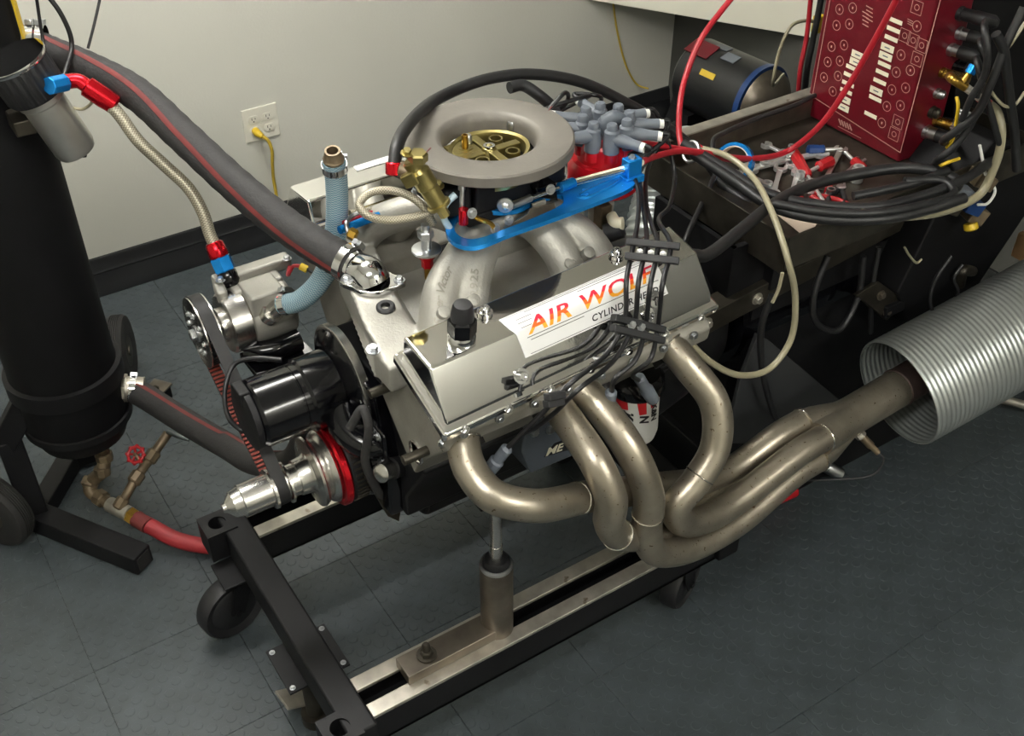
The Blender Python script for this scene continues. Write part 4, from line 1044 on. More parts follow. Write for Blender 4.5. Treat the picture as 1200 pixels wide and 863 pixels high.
# ================================================================ DISTRIBUTOR
dc = P(706, 212, y=EY)
t = thing('distributor', 'large red distributor cap crowned with grey plug boots at the engine rear', 'distributor', dc-V((0, 0, .10)))
obj('shaft_housing', MB().lathe([(.024, -.10), (.024, -.03), (.035, -.02), (.038, .0)], dc, (0, 0, 1), 28), 'cast_alu', t)
obj('cap', MB().lathe([(.056, -.010), (.066, -.006), (.066, .036), (.060, .050), (.050, .052), (.048, .085), (.044, .090), (.01, .092)], dc, (0, 0, 1), 40), 'red_plastic', t, smooth=30)
TOW = []
zt1 = dc.z+.092
for k in range(8):
    a = math.radians(22.5+45*k); c_ = V((dc.x+.043*math.cos(a), EY+.043*math.sin(a), zt1-.03)); TOW.append((c_, a))
ctr = V((dc.x, EY, zt1-.02)); DIRS = []
for k, (c_, a) in enumerate(TOW):
    tw = obj('tower', MB().lathe([(.013, 0), (.0125, .030), (.011, .034)], c_, (0, 0, 1), 16), 'red_plastic', t)
    out = V((math.cos(a), math.sin(a), 0))
    # boots lean away: front ones to the front, rear ones back and to the near side
    bias = V((-.7, .35, .12)) if k in (2, 3, 4) else (V((.75, -.35, -.05)) if k in (6, 7, 0) else V((-.2, .5, .1)) if k == 1 else V((.75, -.6, -.1)))
    d_ = (out*.45+bias).normalized(); DIRS.append((c_+V((0, 0, .052)), d_))
    bt = obj('boot', MB().lathe([(.0155, .020), (.0155, .045), (.0135, .050), (.0135, .060), (.010, .064), (.010, .072), (.008, .075), (.002, .075)], c_, (0, 0, 1), 18), 'boot_grey', t)
    obj('boot_arm', MB().lathe([(.0122, 0), (.0118, .026), (.0095, .040), (.0095, .056)], c_+V((0, 0, .048)), d_, 16), 'boot_grey', bt)
    obj('wire_marker', MB().lathe([(.0092, .056), (.0092, .064)], c_+V((0, 0, .048)), d_, 14), 'white', bt)
ct = obj('coil_tower', MB().lathe([(.017, 0), (.017, .045), (.014, .052), (.012, .054)], ctr, (0, 0, 1), 20), 'boot_dark', t)
obj('coil_boot', MB().tube([ctr+V((0, 0, .045)), ctr+V((.012, -.008, .055)), ctr+V((.035, -.02, .045))], [.016, .015, .010], 14), 'boot_dark', ct)

# ================================================================ EXHAUST HEADER
hr = .0272
t = thing('exhaust_header', 'four tube steel exhaust header with heat stains merging into a collector', 'exhaust', P(760, 655, z=.5))
cA = P(948, 517, z=.52); cB = P(1052, 455, z=.53); cdir = (cB-cA).normalized()
su, sv = V((0, 0, 1)), cdir.cross(V((0, 0, 1))).normalized()
if sv.y > 0: sv = -sv        # sv points to the camera side
s_ = .0285
ends = {'1': cA+su*s_-sv*s_, '4': cA+su*s_+sv*s_, '2': cA-su*s_-sv*s_, '3': cA-su*s_+sv*s_}
TUB = {
 '1': PY((541, 511, -.252), (550, 548, -.295), (577, 581, -.345), (625, 593, -.375), (690, 582, -.360), (765, 572, -.325)) + [P(850, 555, y=-.305)],
 '2': PY((648, 470, -.248), (668, 497, -.30), (698, 542, -.375), (716, 585, -.410), (714, 610, -.405), (728, 628, -.385), (780, 618, -.35)),
 '3': PY((676, 449, -.245), (705, 480, -.30), (740, 530, -.365), (760, 580, -.395), (758, 622, -.395), (766, 645, -.395), (800, 645, -.39), (860, 615, -.38)),
 '4': PY((780, 398, -.245), (805, 428, -.29), (838, 475, -.345), (838, 525, -.375), (815, 565, -.385), (793, 592, -.385), (800, 612, -.385), (840, 602, -.375)),
}
for k, pts in TUB.items():
    e = ends[k]; L = pts+[e-cdir*.06, e+cdir*.01]
    p = obj('primary_tube', MB().tube(L, hr, 20, 10), 'header', t, smooth=60)
    obj('port_weld', MB().torus(L[0]+(L[1]-L[0])*.14, L[1]-L[0], hr+.0005, .0022, 28, 8), 'header_weld', p)
def seam(px_, py_, yy, k, w0=.0012):
    path = catmull(TUB[k]+[ends[k]-cdir*.06, ends[k]], 10); tgt = P(px_, py_, y=yy); i = min(range(1, len(path)-1), key=lambda q: (path[q]-tgt).length)
    return path[i], (path[i+1]-path[i-1])
for px_, py_, yy, k in ((688, 583, -.375, '1'), (716, 610, -.365, '2'), (760, 600, -.395, '3'), (820, 558, -.385, '4')):
    c_, d_ = seam(px_, py_, yy, k); obj('weld_bead', MB().torus(c_, d_, hr+.0003, .0016, 28, 8), 'header_weld', t)
for k in ends:
    obj('weld_bead', MB().torus(ends[k]+cdir*.004, cdir, hr+.0006, .0018, 28, 8), 'header_weld', t)
def crossr(c, r4, blend, n=48):
    out = []
    for j in range(n):
        a = 2*math.pi*j/n; d_ = su*math.sin(a)+sv*math.cos(a)
        lob = s_*1.0*(abs(math.sin(2*a)))**.8*.55+s_+hr*.75; out.append(c+d_*(lob*(1-blend)+r4*blend))
    return out
m = MB(); Lc_ = (cB-cA).length
m.loft([crossr(cA+cdir*(Lc_*f), .040, b) for f, b in ((0, 0), (.12, .15), (.25, .55), (.36, .9), (.44, 1), (.9, 1), (1.0, 1))])
obj('collector', m, 'header', t, smooth=50)
obj('collector_band', MB().lathe([(.0405, -.004), (.0425, -.002), (.0425, .002), (.0405, .004)], cA+cdir*Lc_, cdir, 40), 'rust_pipe', t)
xt = MB().lathe([(.041, 0), (.041, .30), (.037, .30)], cA+cdir*(Lc_*.995), cdir, 36); obj('extension_pipe', xt, 'rust_pipe', t)
bolt(t, cA+cdir*(Lc_+.055)+sv*.038+su*.016, sv+su*.4, .011, 'black_paint')
# flange plate and its bolts
m = MB()
for a, b in (((541, 506), (1, 1)),): pass
ports = [TUB[k][0] for k in ('1', '2', '3', '4')]
m = MB(); m.prism([V((.60, -.256, .835)), V((1.13, -.232, .835)), V((1.13, -.238, .868)), V((.60, -.262, .868))], (0, .012, .004)); obj('flange_plate', m, 'dark_steel', t, bevel=.002)
for p in ports:
    for dx in (-.036, .036): bolt(t, p+V((dx, -.003, .006)), (0, -1, .1), .006, 'zinc')
# oxygen sensor in the collector
so = P(1003, 505, z=.50); sd = (P(1030, 532, z=.46)-so).normalized()
t = thing('oxygen_sensor', 'threaded oxygen sensor screwed into the header collector', 'sensor', so)
obj('bung', MB().lathe([(.014, -.012), (.014, .006), (.011, .008)], so, sd, 18), 'header_weld', t)
obj('hex', MB().lathe([(.0095, .006), (.0115, .008), (.0115, .018), (.0095, .020)], so, sd, 6), 'raw_steel', t, smooth=20)
obj('sensor_body', MB().lathe([(.0085, .020), (.0085, .045), (.0065, .048), (.0065, .066), (.004, .068)], so, sd, 16), 'brass_old', t)
hose('sensor_wire', [so+sd*.066, so+sd*.082, so+sd*.085+V((-.02, 0, -.03)), so+V((-.08, -.01, -.09)), so+V((-.15, .05, -.10))], .0026, 'lead', 'thin black lead hanging from the oxygen sensor', 'wire')

# ---- flexible exhaust duct
dm = P(1052, 461, z=.52); de = P(1215, 372, z=.60); ddv = (de-dm).normalized()
dR = .122; dend = de+ddv*.40+V((0, 0, .02)); DL = (dend-dm).length
pitch = .0118; nsub = 4; NR = int(DL/pitch)*nsub
du_, dv_ = perp(ddv)
def dring(h, q): return [dm+ddv*h+V((0, 0, .02))*(h/DL)**3+(du_*math.cos(2*math.pi*j/64)+dv_*math.sin(2*math.pi*j/64))*q for j in range(64)]
rings = [dring(i*pitch/nsub, dR+.0015*abs(math.sin(i*math.pi/nsub))-.001) for i in range(NR+1)]
inner = [dring(i*pitch/nsub, dR-.003+.0019*abs(math.sin(i*math.pi/nsub))-.001) for i in range(NR+1)][:300]
m = MB(); m.ring_strip(inner[::-1]+rings, True, False)
t = thing('exhaust_duct', 'wide corrugated flexible metal duct swallowing the header collector', 'duct', dm-V((0, 0, .125)))
obj('duct_wall', m, 'duct', t, smooth=60)

# ================================================================ OIL FILTER, IGNITION BOX
ftop = P(746, 450, y=-.16); fax = V((.02, -.03, -1)).normalized()
t = thing('oil_filter', 'white and red spin on oil filter under a black cover behind the header', 'oil filter', ftop+fax*.14)
obj('black_cover', MB().lathe([(.02, -.035), (.045, -.03), (.052, -.02), (.054, .0), (.052, .006), (.047, .008)], ftop, fax, 36), 'black_gloss', t)
obj('can', MB().lathe([(.0445, .006), (.0445, .105), (.040, .122), (.024, .128), (.01, .128)], ftop, fax, 36), 'white', t)
fu, fv = perp(fax)
vd = (CAM-ftop); vd = (vd-fax*vd.dot(fax)).normalized(); sd2 = fax.cross(vd)     # camera side / sideways
if sd2.dot(RT) < 0: sd2 = -sd2
def on_can(ang, h, off=.0006): return ftop+fax*h+(vd*math.cos(ang)+sd2*math.sin(ang))*(.0445+off)
def can_patch(poly, n=6):
    m = MB(); (a0, h0), (a1, h1), (a2, h2), (a3, h3) = poly
    m.ring_strip([[on_can(a0+(a1-a0)*i/n, h0+(h1-h0)*i/n), on_can(a3+(a2-a3)*i/n, h3+(h2-h3)*i/n)] for i in range(n+1)], closed=False, cap=False); return m
for poly in (((-.95, .008), (-.35, .008), (-.30, .030), (-.95, .034)), ((.05, .008), (.45, .008), (.50, .040), (.18, .040)), ((.62, .008), (.95, .008), (1.0, .030), (.70, .030))):
    obj('red_patch', can_patch(poly), 'filter_red', t, smooth=60)
def tx(ang0, h0): return lambda x, y: on_can(ang0+y/.0445, h0+x, .0010)
text_obj('lettering', 'K&', .030, tx(-.55, .032), 'ink', t, bold=.0012, shear=.2)
text_obj('lettering', 'N', .024, tx(.22, .042), 'ink', t, bold=.0012, shear=.2)
text_obj('lettering', 'K&N', .020, tx(.75, .022), 'ink', t, bold=.001, shear=.2)
sb = P(640, 525, y=-.13)
t = thing('starter_cover', 'dark grey cast starter cover with raised white italic letter behind the tubes', 'cover', sb-V((0, 0, .05)))
q = [P(616, 500, y=-.16), P(650, 488, y=-.16), P(672, 505, y=-.16), P(672, 535, y=-.16), P(622, 556, y=-.16), P(612, 530, y=-.16)]
obj('housing', MB().prism(q, (0, .08, 0)), 'boot_dark', t, bevel=.005)
pp = [P(638, 536, y=-.1612), P(650, 520, y=-.1612), P(672, 512, y=-.1612), P(672, 526, y=-.1612)]
obj('letter_panel', MB().prism(pp, (0, .001, 0)), 'ink', t)
o_ = P(639, 535, y=-.1620); ux = (P(672, 523, y=-.1620)-o_).normalized(); uy = (P(651, 520, y=-.1620)-o_); uy = uy/.012*.0
uyv = V((.35, 0, .94)).normalized()
text_obj('lettering', 'ME', .026, lambda x, y: o_+ux*x*1.15+uyv*y, 'strip_white', t, bold=.0008)
for px_, py_ in ((626, 506), (645, 503)): bolt(t, P(px_, py_, y=-.160), (0, -1, .2), .007, 'zinc')
obj('block_side', MB().prism([P(586, 530, y=-.10), P(616, 522, y=-.10), P(616, 548, y=-.10), P(596, 562, y=-.10)], (0, .03, 0)), 'brass_old', t) if False else None

# ================================================================ SPARK PLUG LEADS
def lead(name, pts, label, group=None, boot=None, mark=None, r=.0042):
    t = thing(name, label, 'wire', pts[-1], group=group)
    obj('lead_wire', MB().tube(pts, r, 10, 8), 'lead', t, smooth=60)
    if boot:
        a, b = boot; d_ = (b-a).normalized(); L = (b-a).length
        obj('plug_boot', MB().lathe([(.006, -.004), (.010, 0), (.0095, L*.5), (.0125, L*.55), (.0115, L)], a, d_, 16), 'boot_grey', t)
    return t
def low(px_, py_, h): return on_lower(px_, py_)+nl*h
tops = {5: 'a', 6: 'b', 7: 'c', 0: 'd'}
src = [DIRS[5], DIRS[6], DIRS[7], DIRS[0]]
def st_(k): p, d_ = src[k]; return [p+d_*.05, p+d_*.075]
l1x = (742, 757, 771, 786)
mid = []
for k in range(4):
    x_ = l1x[k]; s0_ = st_(k)
    top_ = s0_ + [P((738, 752, 760, 790)[k], (182, 190, 195, 200)[k], y=(.0, -.01, .01, .03)[k]), P((748, 752, 757, 786)[k], (225, 230, 235, 238)[k], y=(-.08, -.08, -.07, -.03)[k]), P((747, 757, 763, 772)[k], (262, 266, 262, 258)[k], y=(-.15, -.15, -.14, -.12)[k]), P(x_, 289, z=1.045)]
    mid.append(top_)
tails = [
 [P(734, 330, z=1.03), low(720, 375, .028), low(700, 412, .03), P(668, 450, y=-.335), P(636, 484, y=-.315), P(608, 512, y=-.295), P(592, 528, y=-.285)],
 [P(748, 332, z=1.03), low(731, 378, .028), low(708, 420, .03), P(676, 458, y=-.335), P(652, 482, y=-.31), P(630, 500, y=-.28), P(615, 508, y=-.26)],
 [P(762, 335, z=1.03), low(744, 382, .028), low(730, 420, .035), P(720, 445, y=-.315), P(717, 462, y=-.305)],
 [P(776, 335, z=1.03), low(758, 386, .028), low(747, 420, .035), P(742, 438, y=-.30), P(750, 447, y=-.28)],
]
boots = [(P(594, 526, y=-.286), P(573, 552, y=-.268)), None, (P(716, 460, y=-.305), P(714, 485, y=-.30)), (P(749, 443, y=-.28), P(765, 468, y=-.262))]
names_ = ['front', 'second', 'third', 'rear']
lbl = ['black spark plug lead ending in grey boot beside the frontmost header tube', 'black spark plug lead passing behind the second header tube', 'black spark plug lead ending left of the oil filter', 'black spark plug lead ending on top of the oil filter cover']
for k in range(4):
    lead('spark_plug_lead', mid[k]+tails[k], lbl[k], 'spark plug leads', boots[k])
far_src = [DIRS[1], DIRS[2], DIRS[3], DIRS[4]]
far_lbl = ['black spark plug lead looping up behind the grey boots', 'black spark plug lead leaving the back grey boot', 'black spark plug lead curling beside the ring behind the red cap', 'black spark plug lead tucked under the grey ring edge']
loops = [[P(700, 112, y=.16), P(690, 128, y=.26), V((1.10, .36, .95))], [P(690, 112, y=.16), P(672, 122, y=.24), V((1.0, .38, .93))], [P(660, 110, y=.12), P(656, 128, y=.2), V((.90, .36, .95))], [P(662, 150, y=.08), P(652, 160, y=.16), V((.80, .32, .96))]]
for k in range(4):
    p, d_ = far_src[k]; lead('spark_plug_lead', [p+d_*.05, p+d_*.08]+loops[k], far_lbl[k], 'spark plug leads')
# wire separators
def loom(pxs, py0, py1, fn, label):
    t = thing('wire_separator', label, 'wire clip', fn(pxs[0], (py0+py1)/2))
    a, b = fn(pxs[0], py0), fn(pxs[1], py0); c, d_ = fn(pxs[0]+(-1), py1), fn(pxs[1]-1, py1)
    for k, (p, q) in enumerate(((a, b), (c, d_))): obj('clip_bar', MB().bar(p, q, .012, .016, up=nl), 'rubber', t, bevel=.002)
    return t
t = loom((733, 797), 283, 300, lambda x, y: P(x, y+(x-733)*.10, z=1.05), 'black four slot wire separator above the valve cover crease')
for x_ in (750, 763, 777): obj('pin', MB().box(P(x_, 296+(x_-733)*.1-3, z=1.053), (.008, .008, .006)), 'white', t, bevel=.001)
t = loom((703, 762), 372, 384, lambda x, y: low(x, y+(x-703)*.25, .036), 'black wire separator with bright screws in front of the valve cover')
for x_ in (722, 733): bolt(t, low(x_, 375+(x_-703)*.25, .042), nl, .0055, 'zinc')
t = loom((640, 660), 466, 474, lambda x, y: P(x, y-(x-640)*.2, y=-.335), 'small black wire separator at the top of the second header tube')

# ================================================================ DYNAMOMETER BEHIND THE ENGINE
t = thing('dynamometer', 'black dynamometer frame and absorber behind the engine below the tray', 'machine', (1.79, .06, 0))
m = MB().lathe([(.19, 0), (.20, .02), (.185, .10), (.15, .20), (.13, .22)], (1.172, EY, CZ+.04), (1, 0, 0), 40); obj('bell_housing', m, 'black_paint', t)
m = MB().lathe([(.12, 0), (.155, .01), (.155, .36), (.12, .37)], (1.40, EY, CZ+.04), (1, 0, 0), 40); obj('absorber', m, 'black_gloss', t)
AY = -.105
obj('side_panel', MB().box((1.79, AY+.02, .50), (.72, .012, .46)), 'black_matte', t)
obj('front_panel', MB().box((1.355, .03, .79), (.012, .24, .14)), 'black_matte', t)
obj('upper_panel', MB().box((1.75, AY+.02, .79), (.80, .012, .14)), 'black_matte', t)
a0_ = P(800, 395, y=AY); a1_ = P(935, 323, y=AY)
dx_ = (a1_-a0_)/(a1_.x-a0_.x); aB = a0_+dx_*(2.15-a0_.x)
m = MB(); m.bar(a0_, aB, .007, .05); m.bar(a0_+V((0, .02, .022)), aB+V((0, .02, .022)), .045, .007); ab = obj('angle_bar', m, 'dark_steel', t, bevel=.001)
for px_, py_ in ((828, 379), (887, 350)): bolt(ab, P(px_, py_, y=AY-.004), (0, -1, 0), .009, 'raw_steel')
obj('base_frame', MB().box((1.79, .06, .135), (.80, .30, .27)), 'black_matte', t, bevel=.004)
obj('rail_post', MB().box((1.45, .03, .40), (.08, .20, .29)), 'black_matte', t, bevel=.004)
obj('rear_post', MB().box((2.08, .03, .56), (.10, .20, .60)), 'black_matte', t, bevel=.004)
obj('far_panel', MB().box((1.79, .22, .56), (.72, .012, .60)), 'black_matte', t)
wq = [P(888, 392, y=-.13), P(902, 400, y=-.13), P(985, 470, y=-.13), P(965, 520, y=-.13), P(850, 520, y=-.13), P(868, 445, y=-.13)]
obj('gusset', MB().prism(wq, (0, .010, 0)), 'dark_grey', t, bevel=.002)
bq = [P(1004, 346, y=-.16), P(1030, 330, y=-.16), P(1061, 353, y=-.16), P(1040, 376, y=-.16)]
pb_ = obj('bracket_plate', MB().prism(bq, (0, .012, -.004)), 'dark_steel', t, bevel=.002)
for px_, py_ in ((1032, 346), (1039, 365)): bolt(pb_, P(px_, py_, y=-.161), (0, -1, .3), .008, 'old_steel')
obj('bracket_arm', MB().box(P(1030, 350, y=-.12), (.06, .10, .03)), 'black_paint', t, bevel=.003)
cq = [P(1070, 388, y=-.17), P(1052, 345, y=-.17), P(1098, 250, y=-.17), P(1165, 165, y=-.17), P(1204, 172, y=-.17), P(1204, 250, y=-.17), P(1140, 345, y=-.17)]
obj('rear_cover', MB().prism(cq, (0, .14, 0)), 'black_matte', t, bevel=.006)
rq = [P(1128, -20, y=.0), P(1225, -20, y=.0), P(1225, 190, y=.0), P(1112, 225, y=.0)]
obj('dark_backing', MB().prism(rq, (0, .05, 0)), 'black_matte', t, bevel=.003)  # black sheet added as a dark background right of the console
obj('latch', MB().tube([P(1140, 318, y=-.19), P(1128, 318, y=-.19), P(1124, 335, y=-.19)], [.012, .014, .012], 10), 'dark_steel', t)

# ---- tool tray
TX1, TX2, TY1, TY2, TZ, TT = 1.390, 2.12, -.185, .235, .866, .92
t = tray = thing('tool_tray', 'open steel tray holding hand tools on top of the dynamometer', 'tray', ((TX1+TX2)/2, (TY1+TY2)/2, TZ-.006))
obj('tray_floor', MB().box(((TX1+TX2)/2, (TY1+TY2)/2, TZ-.003), (TX2-TX1, TY2-TY1, .005)), 'dark_steel', t)
obj('rim', MB().box(((TX1+TX2)/2, TY1, (TZ+TT)/2-.008), (TX2-TX1, .005, TT-TZ+.02)), 'dark_steel', t, bevel=.001)
obj('rim', MB().box(((TX1+TX2)/2, TY2, (TZ+TT)/2-.004), (TX2-TX1, .006, TT-TZ+.012)), 'old_steel', t, bevel=.001)
obj('rim', MB().box((TX1, (TY1+TY2)/2, (TZ+TT)/2-.012), (.005, TY2-TY1, TT-TZ+.028)), 'dark_steel', t, bevel=.001)
obj('rim', MB().box((TX2, (TY1+TY2)/2, (TZ+TT)/2-.004), (.005, TY2-TY1, TT-TZ+.012)), 'dark_steel', t, bevel=.001)
obj('back_ledge', MB().box(((TX1+TX2)/2, TY2+.018, TT-.002), (TX2-TX1, .028, .005)), 'raw_steel', t)
for xx in (1.46, 2.05):
    for yy in (-.10, .18): obj('leg', MB().box((xx, yy, .80), (.03, .03, .12)), 'black_paint', t)
# ---- tools
zt2 = TZ+.008
def flat(px_, py_, h=.008): return P(px_, py_, z=TZ+h)
def wrench(a, b, w, label, m='tool_steel'):
    a, b = V(a), V(b); d_ = (b-a).normalized(); s2 = V((0, 0, 1)).cross(d_).normalized(); up = V((0, 0, 1))
    t = thing('wrench', label, 'wrench', (a+b)/2-V((0, 0, .004)))
    m_ = MB(); m_.loft([[p+s2*w*.5*q-up*.003, p+s2*w*.5*q+up*.003, p-s2*w*.5*q+up*.003, p-s2*w*.5*q-up*.003] for p, q in ((a, 1.1), (a.lerp(b, .5), .8), (b, 1.1))]); obj('shank', m_, m, t, bevel=.001)
    obj('ring_end', MB().lathe([(w*1.15, -.005), (w*1.15, .005), (w*.62, .005), (w*.62, -.005), (w*1.15, -.005)], a-d_*w*.9, up, 24, cap=False), m, t, smooth=30)
    jw = []
    for k in range(15):
        an = math.radians(50+k*260/14); jw.append((math.cos(an), math.sin(an)))
    c_ = b+d_*w*.9
    pol = [c_+(d_*x+s2*y)*w*1.25 for x, y in jw]+[c_+d_*w*.95-s2*w*.55, c_-d_*w*.2-s2*w*.5, c_-d_*w*.2+s2*w*.5, c_+d_*w*.95+s2*w*.55]
    obj('open_jaw', MB().prism([p-up*.004 for p in pol], up*.008), m, t); return t
def screwdriver(a, b, label, grip='tool_grip'):
    a, b = V(a), V(b); d_ = (b-a).normalized(); L = (b-a).length
    t = thing('screwdriver', label, 'screwdriver', (a+b)/2)
    obj('handle', MB().lathe([(.006, 0), (.012, .004), (.013, L*.2), (.011, L*.38), (.012, L*.46), (.007, L*.5)], a, d_, 8), grip, t, smooth=30)
    obj('blade', MB().lathe([(.0045, L*.48), (.004, L*.9), (.005, L*.94), (.002, L)], a, d_, 12), 'tool_steel', t); return t
wrench(flat(886, 196), flat(955, 181), .016, 'long bright combination wrench lying beside the blue tape roll')
wrench(flat(907, 224), flat(914, 200), .012, 'short chrome wrench under the black hose in tray')
wrench(flat(926, 232, .014), flat(934, 205, .014), .011, 'small chrome wrench standing slanted between red screwdrivers')
wrench(flat(966, 214, .012), flat(984, 178, .012), .012, 'dull grey wrench leaning towards the red console', 'zinc')
wrench(flat(900, 190, .012), flat(920, 182, .012), .010, 'short chrome wrench below the red wire')
wrench(flat(895, 214, .010), flat(872, 203, .010), .010, 'short chrome wrench beside the beige tube in tray')
wrench(flat(948, 212, .010), flat(930, 196, .010), .010, 'chrome wrench lying under the red screwdriver')
wrench(flat(990, 205, .010), flat(1006, 190, .010), .010, 'dull wrench near the console foot', 'zinc')
wrench(flat(915, 178, .010), flat(902, 172, .010), .010, 'short chrome wrench against the back rim')
screwdriver(flat(929, 178, .016), flat(966, 238, .016), 'red handled screwdriver pointing towards the black hoses')
screwdriver(flat(975, 188, .02), flat(942, 204, .02), 'small red screwdriver crossing over the wrenches')
screwdriver(flat(1012, 200, .012), flat(990, 178, .012), 'red handled screwdriver beside the console base')
screwdriver(flat(945, 176, .014), flat(988, 175, .014), 'dark blue handled screwdriver with brass blade', 'motor_blue')
def tape(c, ax_, R_, w, label, m):
    t = thing('tape_roll', label, 'tape roll', V(c)-V((0, 0, R_)))
    obj('tape', MB().lathe([(R_, -w/2), (R_, w/2), (R_*.82, w/2), (R_*.82, -w/2), (R_, -w/2)], c, ax_, 36, cap=False), m, t, smooth=30)
    obj('core', MB().lathe([(R_*.82, -w/2), (R_*.82, w/2), (R_*.76, w/2), (R_*.76, -w/2), (R_*.82, -w/2)], c, ax_, 36, cap=False), 'paper', t, smooth=30)
tape(P(861, 190, z=TZ+.05), (-.75, -.35, .45), .040, .022, 'blue tape roll leaning inside the steel tray', 'blue_anod')
# pliers
def pliers(c, ang, L, label, m='tool_grip'):
    c = V(c); t = thing('pliers', label, 'pliers', c)
    d_ = V((math.cos(ang), math.sin(ang), 0)); s2 = V((-d_.y, d_.x, 0))
    for s in (-1, 1):
        obj('handle', MB().tube([c, c-d_*L*.2+s2*s*.010, c-d_*L*.5+s2*s*.016, c-d_*L*.75+s2*s*.010], .0055, 10), m, t)
        obj('jaw', MB().prism([c+s2*s*.001, c+s2*s*.010, c+d_*L*.25+s2*s*.004, c+d_*L*.27+s2*s*.001], (0, 0, .008)), 'zinc', t, bevel=.001)
    obj('pivot', MB().lathe([(.010, -.006), (.010, .007), (.006, .008)], c, (0, 0, 1), 16), 'zinc', t)
pliers(flat(948, 228, .012), 1.9, .12, 'red handled pliers near the tray front')
pliers(flat(985, 222, .012), .6, .10, 'dark handled pliers beside the black hose coil', 'rubber')
def socket_(px_, py_, r_, h, label, m='tool_steel'):
    t = obj('socket', MB().lathe([(r_, 0), (r_, h*.45), (r_*.85, h*.5), (r_*.85, h), (r_*.55, h), (r_*.5, h*.4)], P(px_, py_, z=TZ), (0, 0, 1), 20), m, smooth=30); tag(t, label, 'socket', 'loose sockets in the tray')
socket_(936, 216, .011, .03, 'small chrome socket beside the red screwdriver tip'); socket_(1003, 212, .014, .035, 'wide chrome socket below the console edge'); socket_(925, 190, .010, .04, 'tall chrome socket beside the long wrench'); socket_(972, 232, .011, .022, 'short grey socket near red pliers', 'zinc')
for px_, py_, l_ in ((938, 240, 'small red plastic cap beside the pliers'), (970, 226, 'small red plastic cap next to grey socket'), (952, 234, 'small red plastic cap by the screwdriver blade')):
    o = obj('plastic_cap', MB().lathe([(.009, 0), (.009, .012), (.007, .016), (.002, .016)], P(px_, py_, z=TZ), (0, 0, 1), 14), 'red_plastic'); tag(o, l_, 'cap', 'red plastic caps')
q = [flat(908, 250, .001), flat(925, 246, .001), flat(958, 262, .001), flat(948, 276, .001), flat(938, 274, .001)]
o = obj('parts_paper', MB().prism(q, (0, 0, .001)), 'paper'); tag(o, 'creased beige paper sheet in the tray corner', 'paper')

# ================================================================ RED CONSOLE
KX = 1.872; ky1 = P(945, 122, x=KX).y; ky0 = P(1052, 192, x=KX).y; kz0 = TZ; kx2 = P(1092, 190, y=ky0).x; kz1 = 1.52
t = con = thing('control_console', 'dark red instrument console with printed dials and white label strips', 'console', (KX+.05, (ky0+ky1)/2, kz0))
obj('case', MB().box(((KX+kx2)/2, (ky0+ky1)/2, (kz0+kz1)/2), (kx2-KX, ky1-ky0, kz1-kz0)), 'console_red', t, bevel=.006)
def K(cx_, cy_): return P(960+cx_*.2201, cy_*.2201, x=KX-.0012)
def Kp(px_, py_): return P(px_, py_, x=KX-.0012)
def quadline(a, b, w):
    d_ = (b-a).normalized(); s2 = d_.cross(V((1, 0, 0))).normalized()*w/2; m = MB(); m.ring_strip([[a-s2, a+s2], [b-s2, b+s2]], closed=False, cap=False); return m
def merge(ms):
    m = MB()
    for q in ms:
        o_ = len(m.v); m.v += q.v; m.f += [tuple(i+o_ for i in f) for f in q.f]; m.uv += q.uv
    return m
c0_, c1_, c2_, c3_ = Kp(952, 113), Kp(1055, 179), Kp(1104, -8), Kp(978, -30)
obj('border_print', merge([quadline(c0_, c1_, .002), quadline(c1_, c2_, .002), quadline(c0_, c3_, .002)]), 'console_print', t, smooth=0)
for cx_, cy_ in ((108, 50), (178, 42), (92, 135), (160, 128), (65, 248), (132, 240), (45, 330), (110, 325), (25, 412), (100, 405), (72, 487), (435, 293), (410, 385), (485, 375), (387, 478), (460, 468), (360, 567), (432, 562), (333, 655), (520, 140)):
    c_ = K(cx_, cy_); d = obj('dial_print', MB().lathe([(.0098, 0), (.0112, 0)], c_, (-1, 0, 0), 24, cap=False), 'console_print', t, smooth=0)
    obj('dial_mark', MB().box(c_, (.0004, .0035, .005)), 'console_print', d)
for cx_, cy_ in ((520, 40), (455, 190), (500, 215), (545, 242), (520, 315), (418, 650), (398, 715)):
    c_ = K(cx_, cy_); d = obj('socket_print', merge([quadline(c_+V((0, a, b))*.013, c_+V((0, c, d_))*.013, .0012) for a, b, c, d_ in ((-1, -1, 1, -1), (1, -1, 1, 1), (1, 1, -1, 1), (-1, 1, -1, -1))]), 'console_print', t, smooth=0)
    obj('dial_mark', MB().lathe([(.005, 0), (.0065, 0)], c_, (-1, 0, 0), 20, cap=False), 'console_print', d, smooth=0)
for lst, hgt in ((((205, 293), (195, 332), (175, 362), (163, 402), (153, 447), (143, 487), (135, 530), (127, 572)), 1), (((407, 112), (395, 158), (383, 205), (363, 255), (353, 300), (347, 345), (335, 388), (322, 435), (303, 485), (298, 525), (273, 613)), 1)):
    for k, (cx_, cy_) in enumerate(lst):
        big = (cx_, cy_) in ((363, 255), (353, 300), (303, 485), (127, 572), (135, 530), (205, 293), (195, 332))
        st2 = obj('label_strip', MB().box(K(cx_, cy_), (.0010, .034, .0145 if big else .0085)), 'strip_white', t)
        if big:
            obj('strip_text', MB().box(K(cx_, cy_)+V((-.0006, 0, 0)), (.0004, .014, .0025)), 'boot_grey', st2)
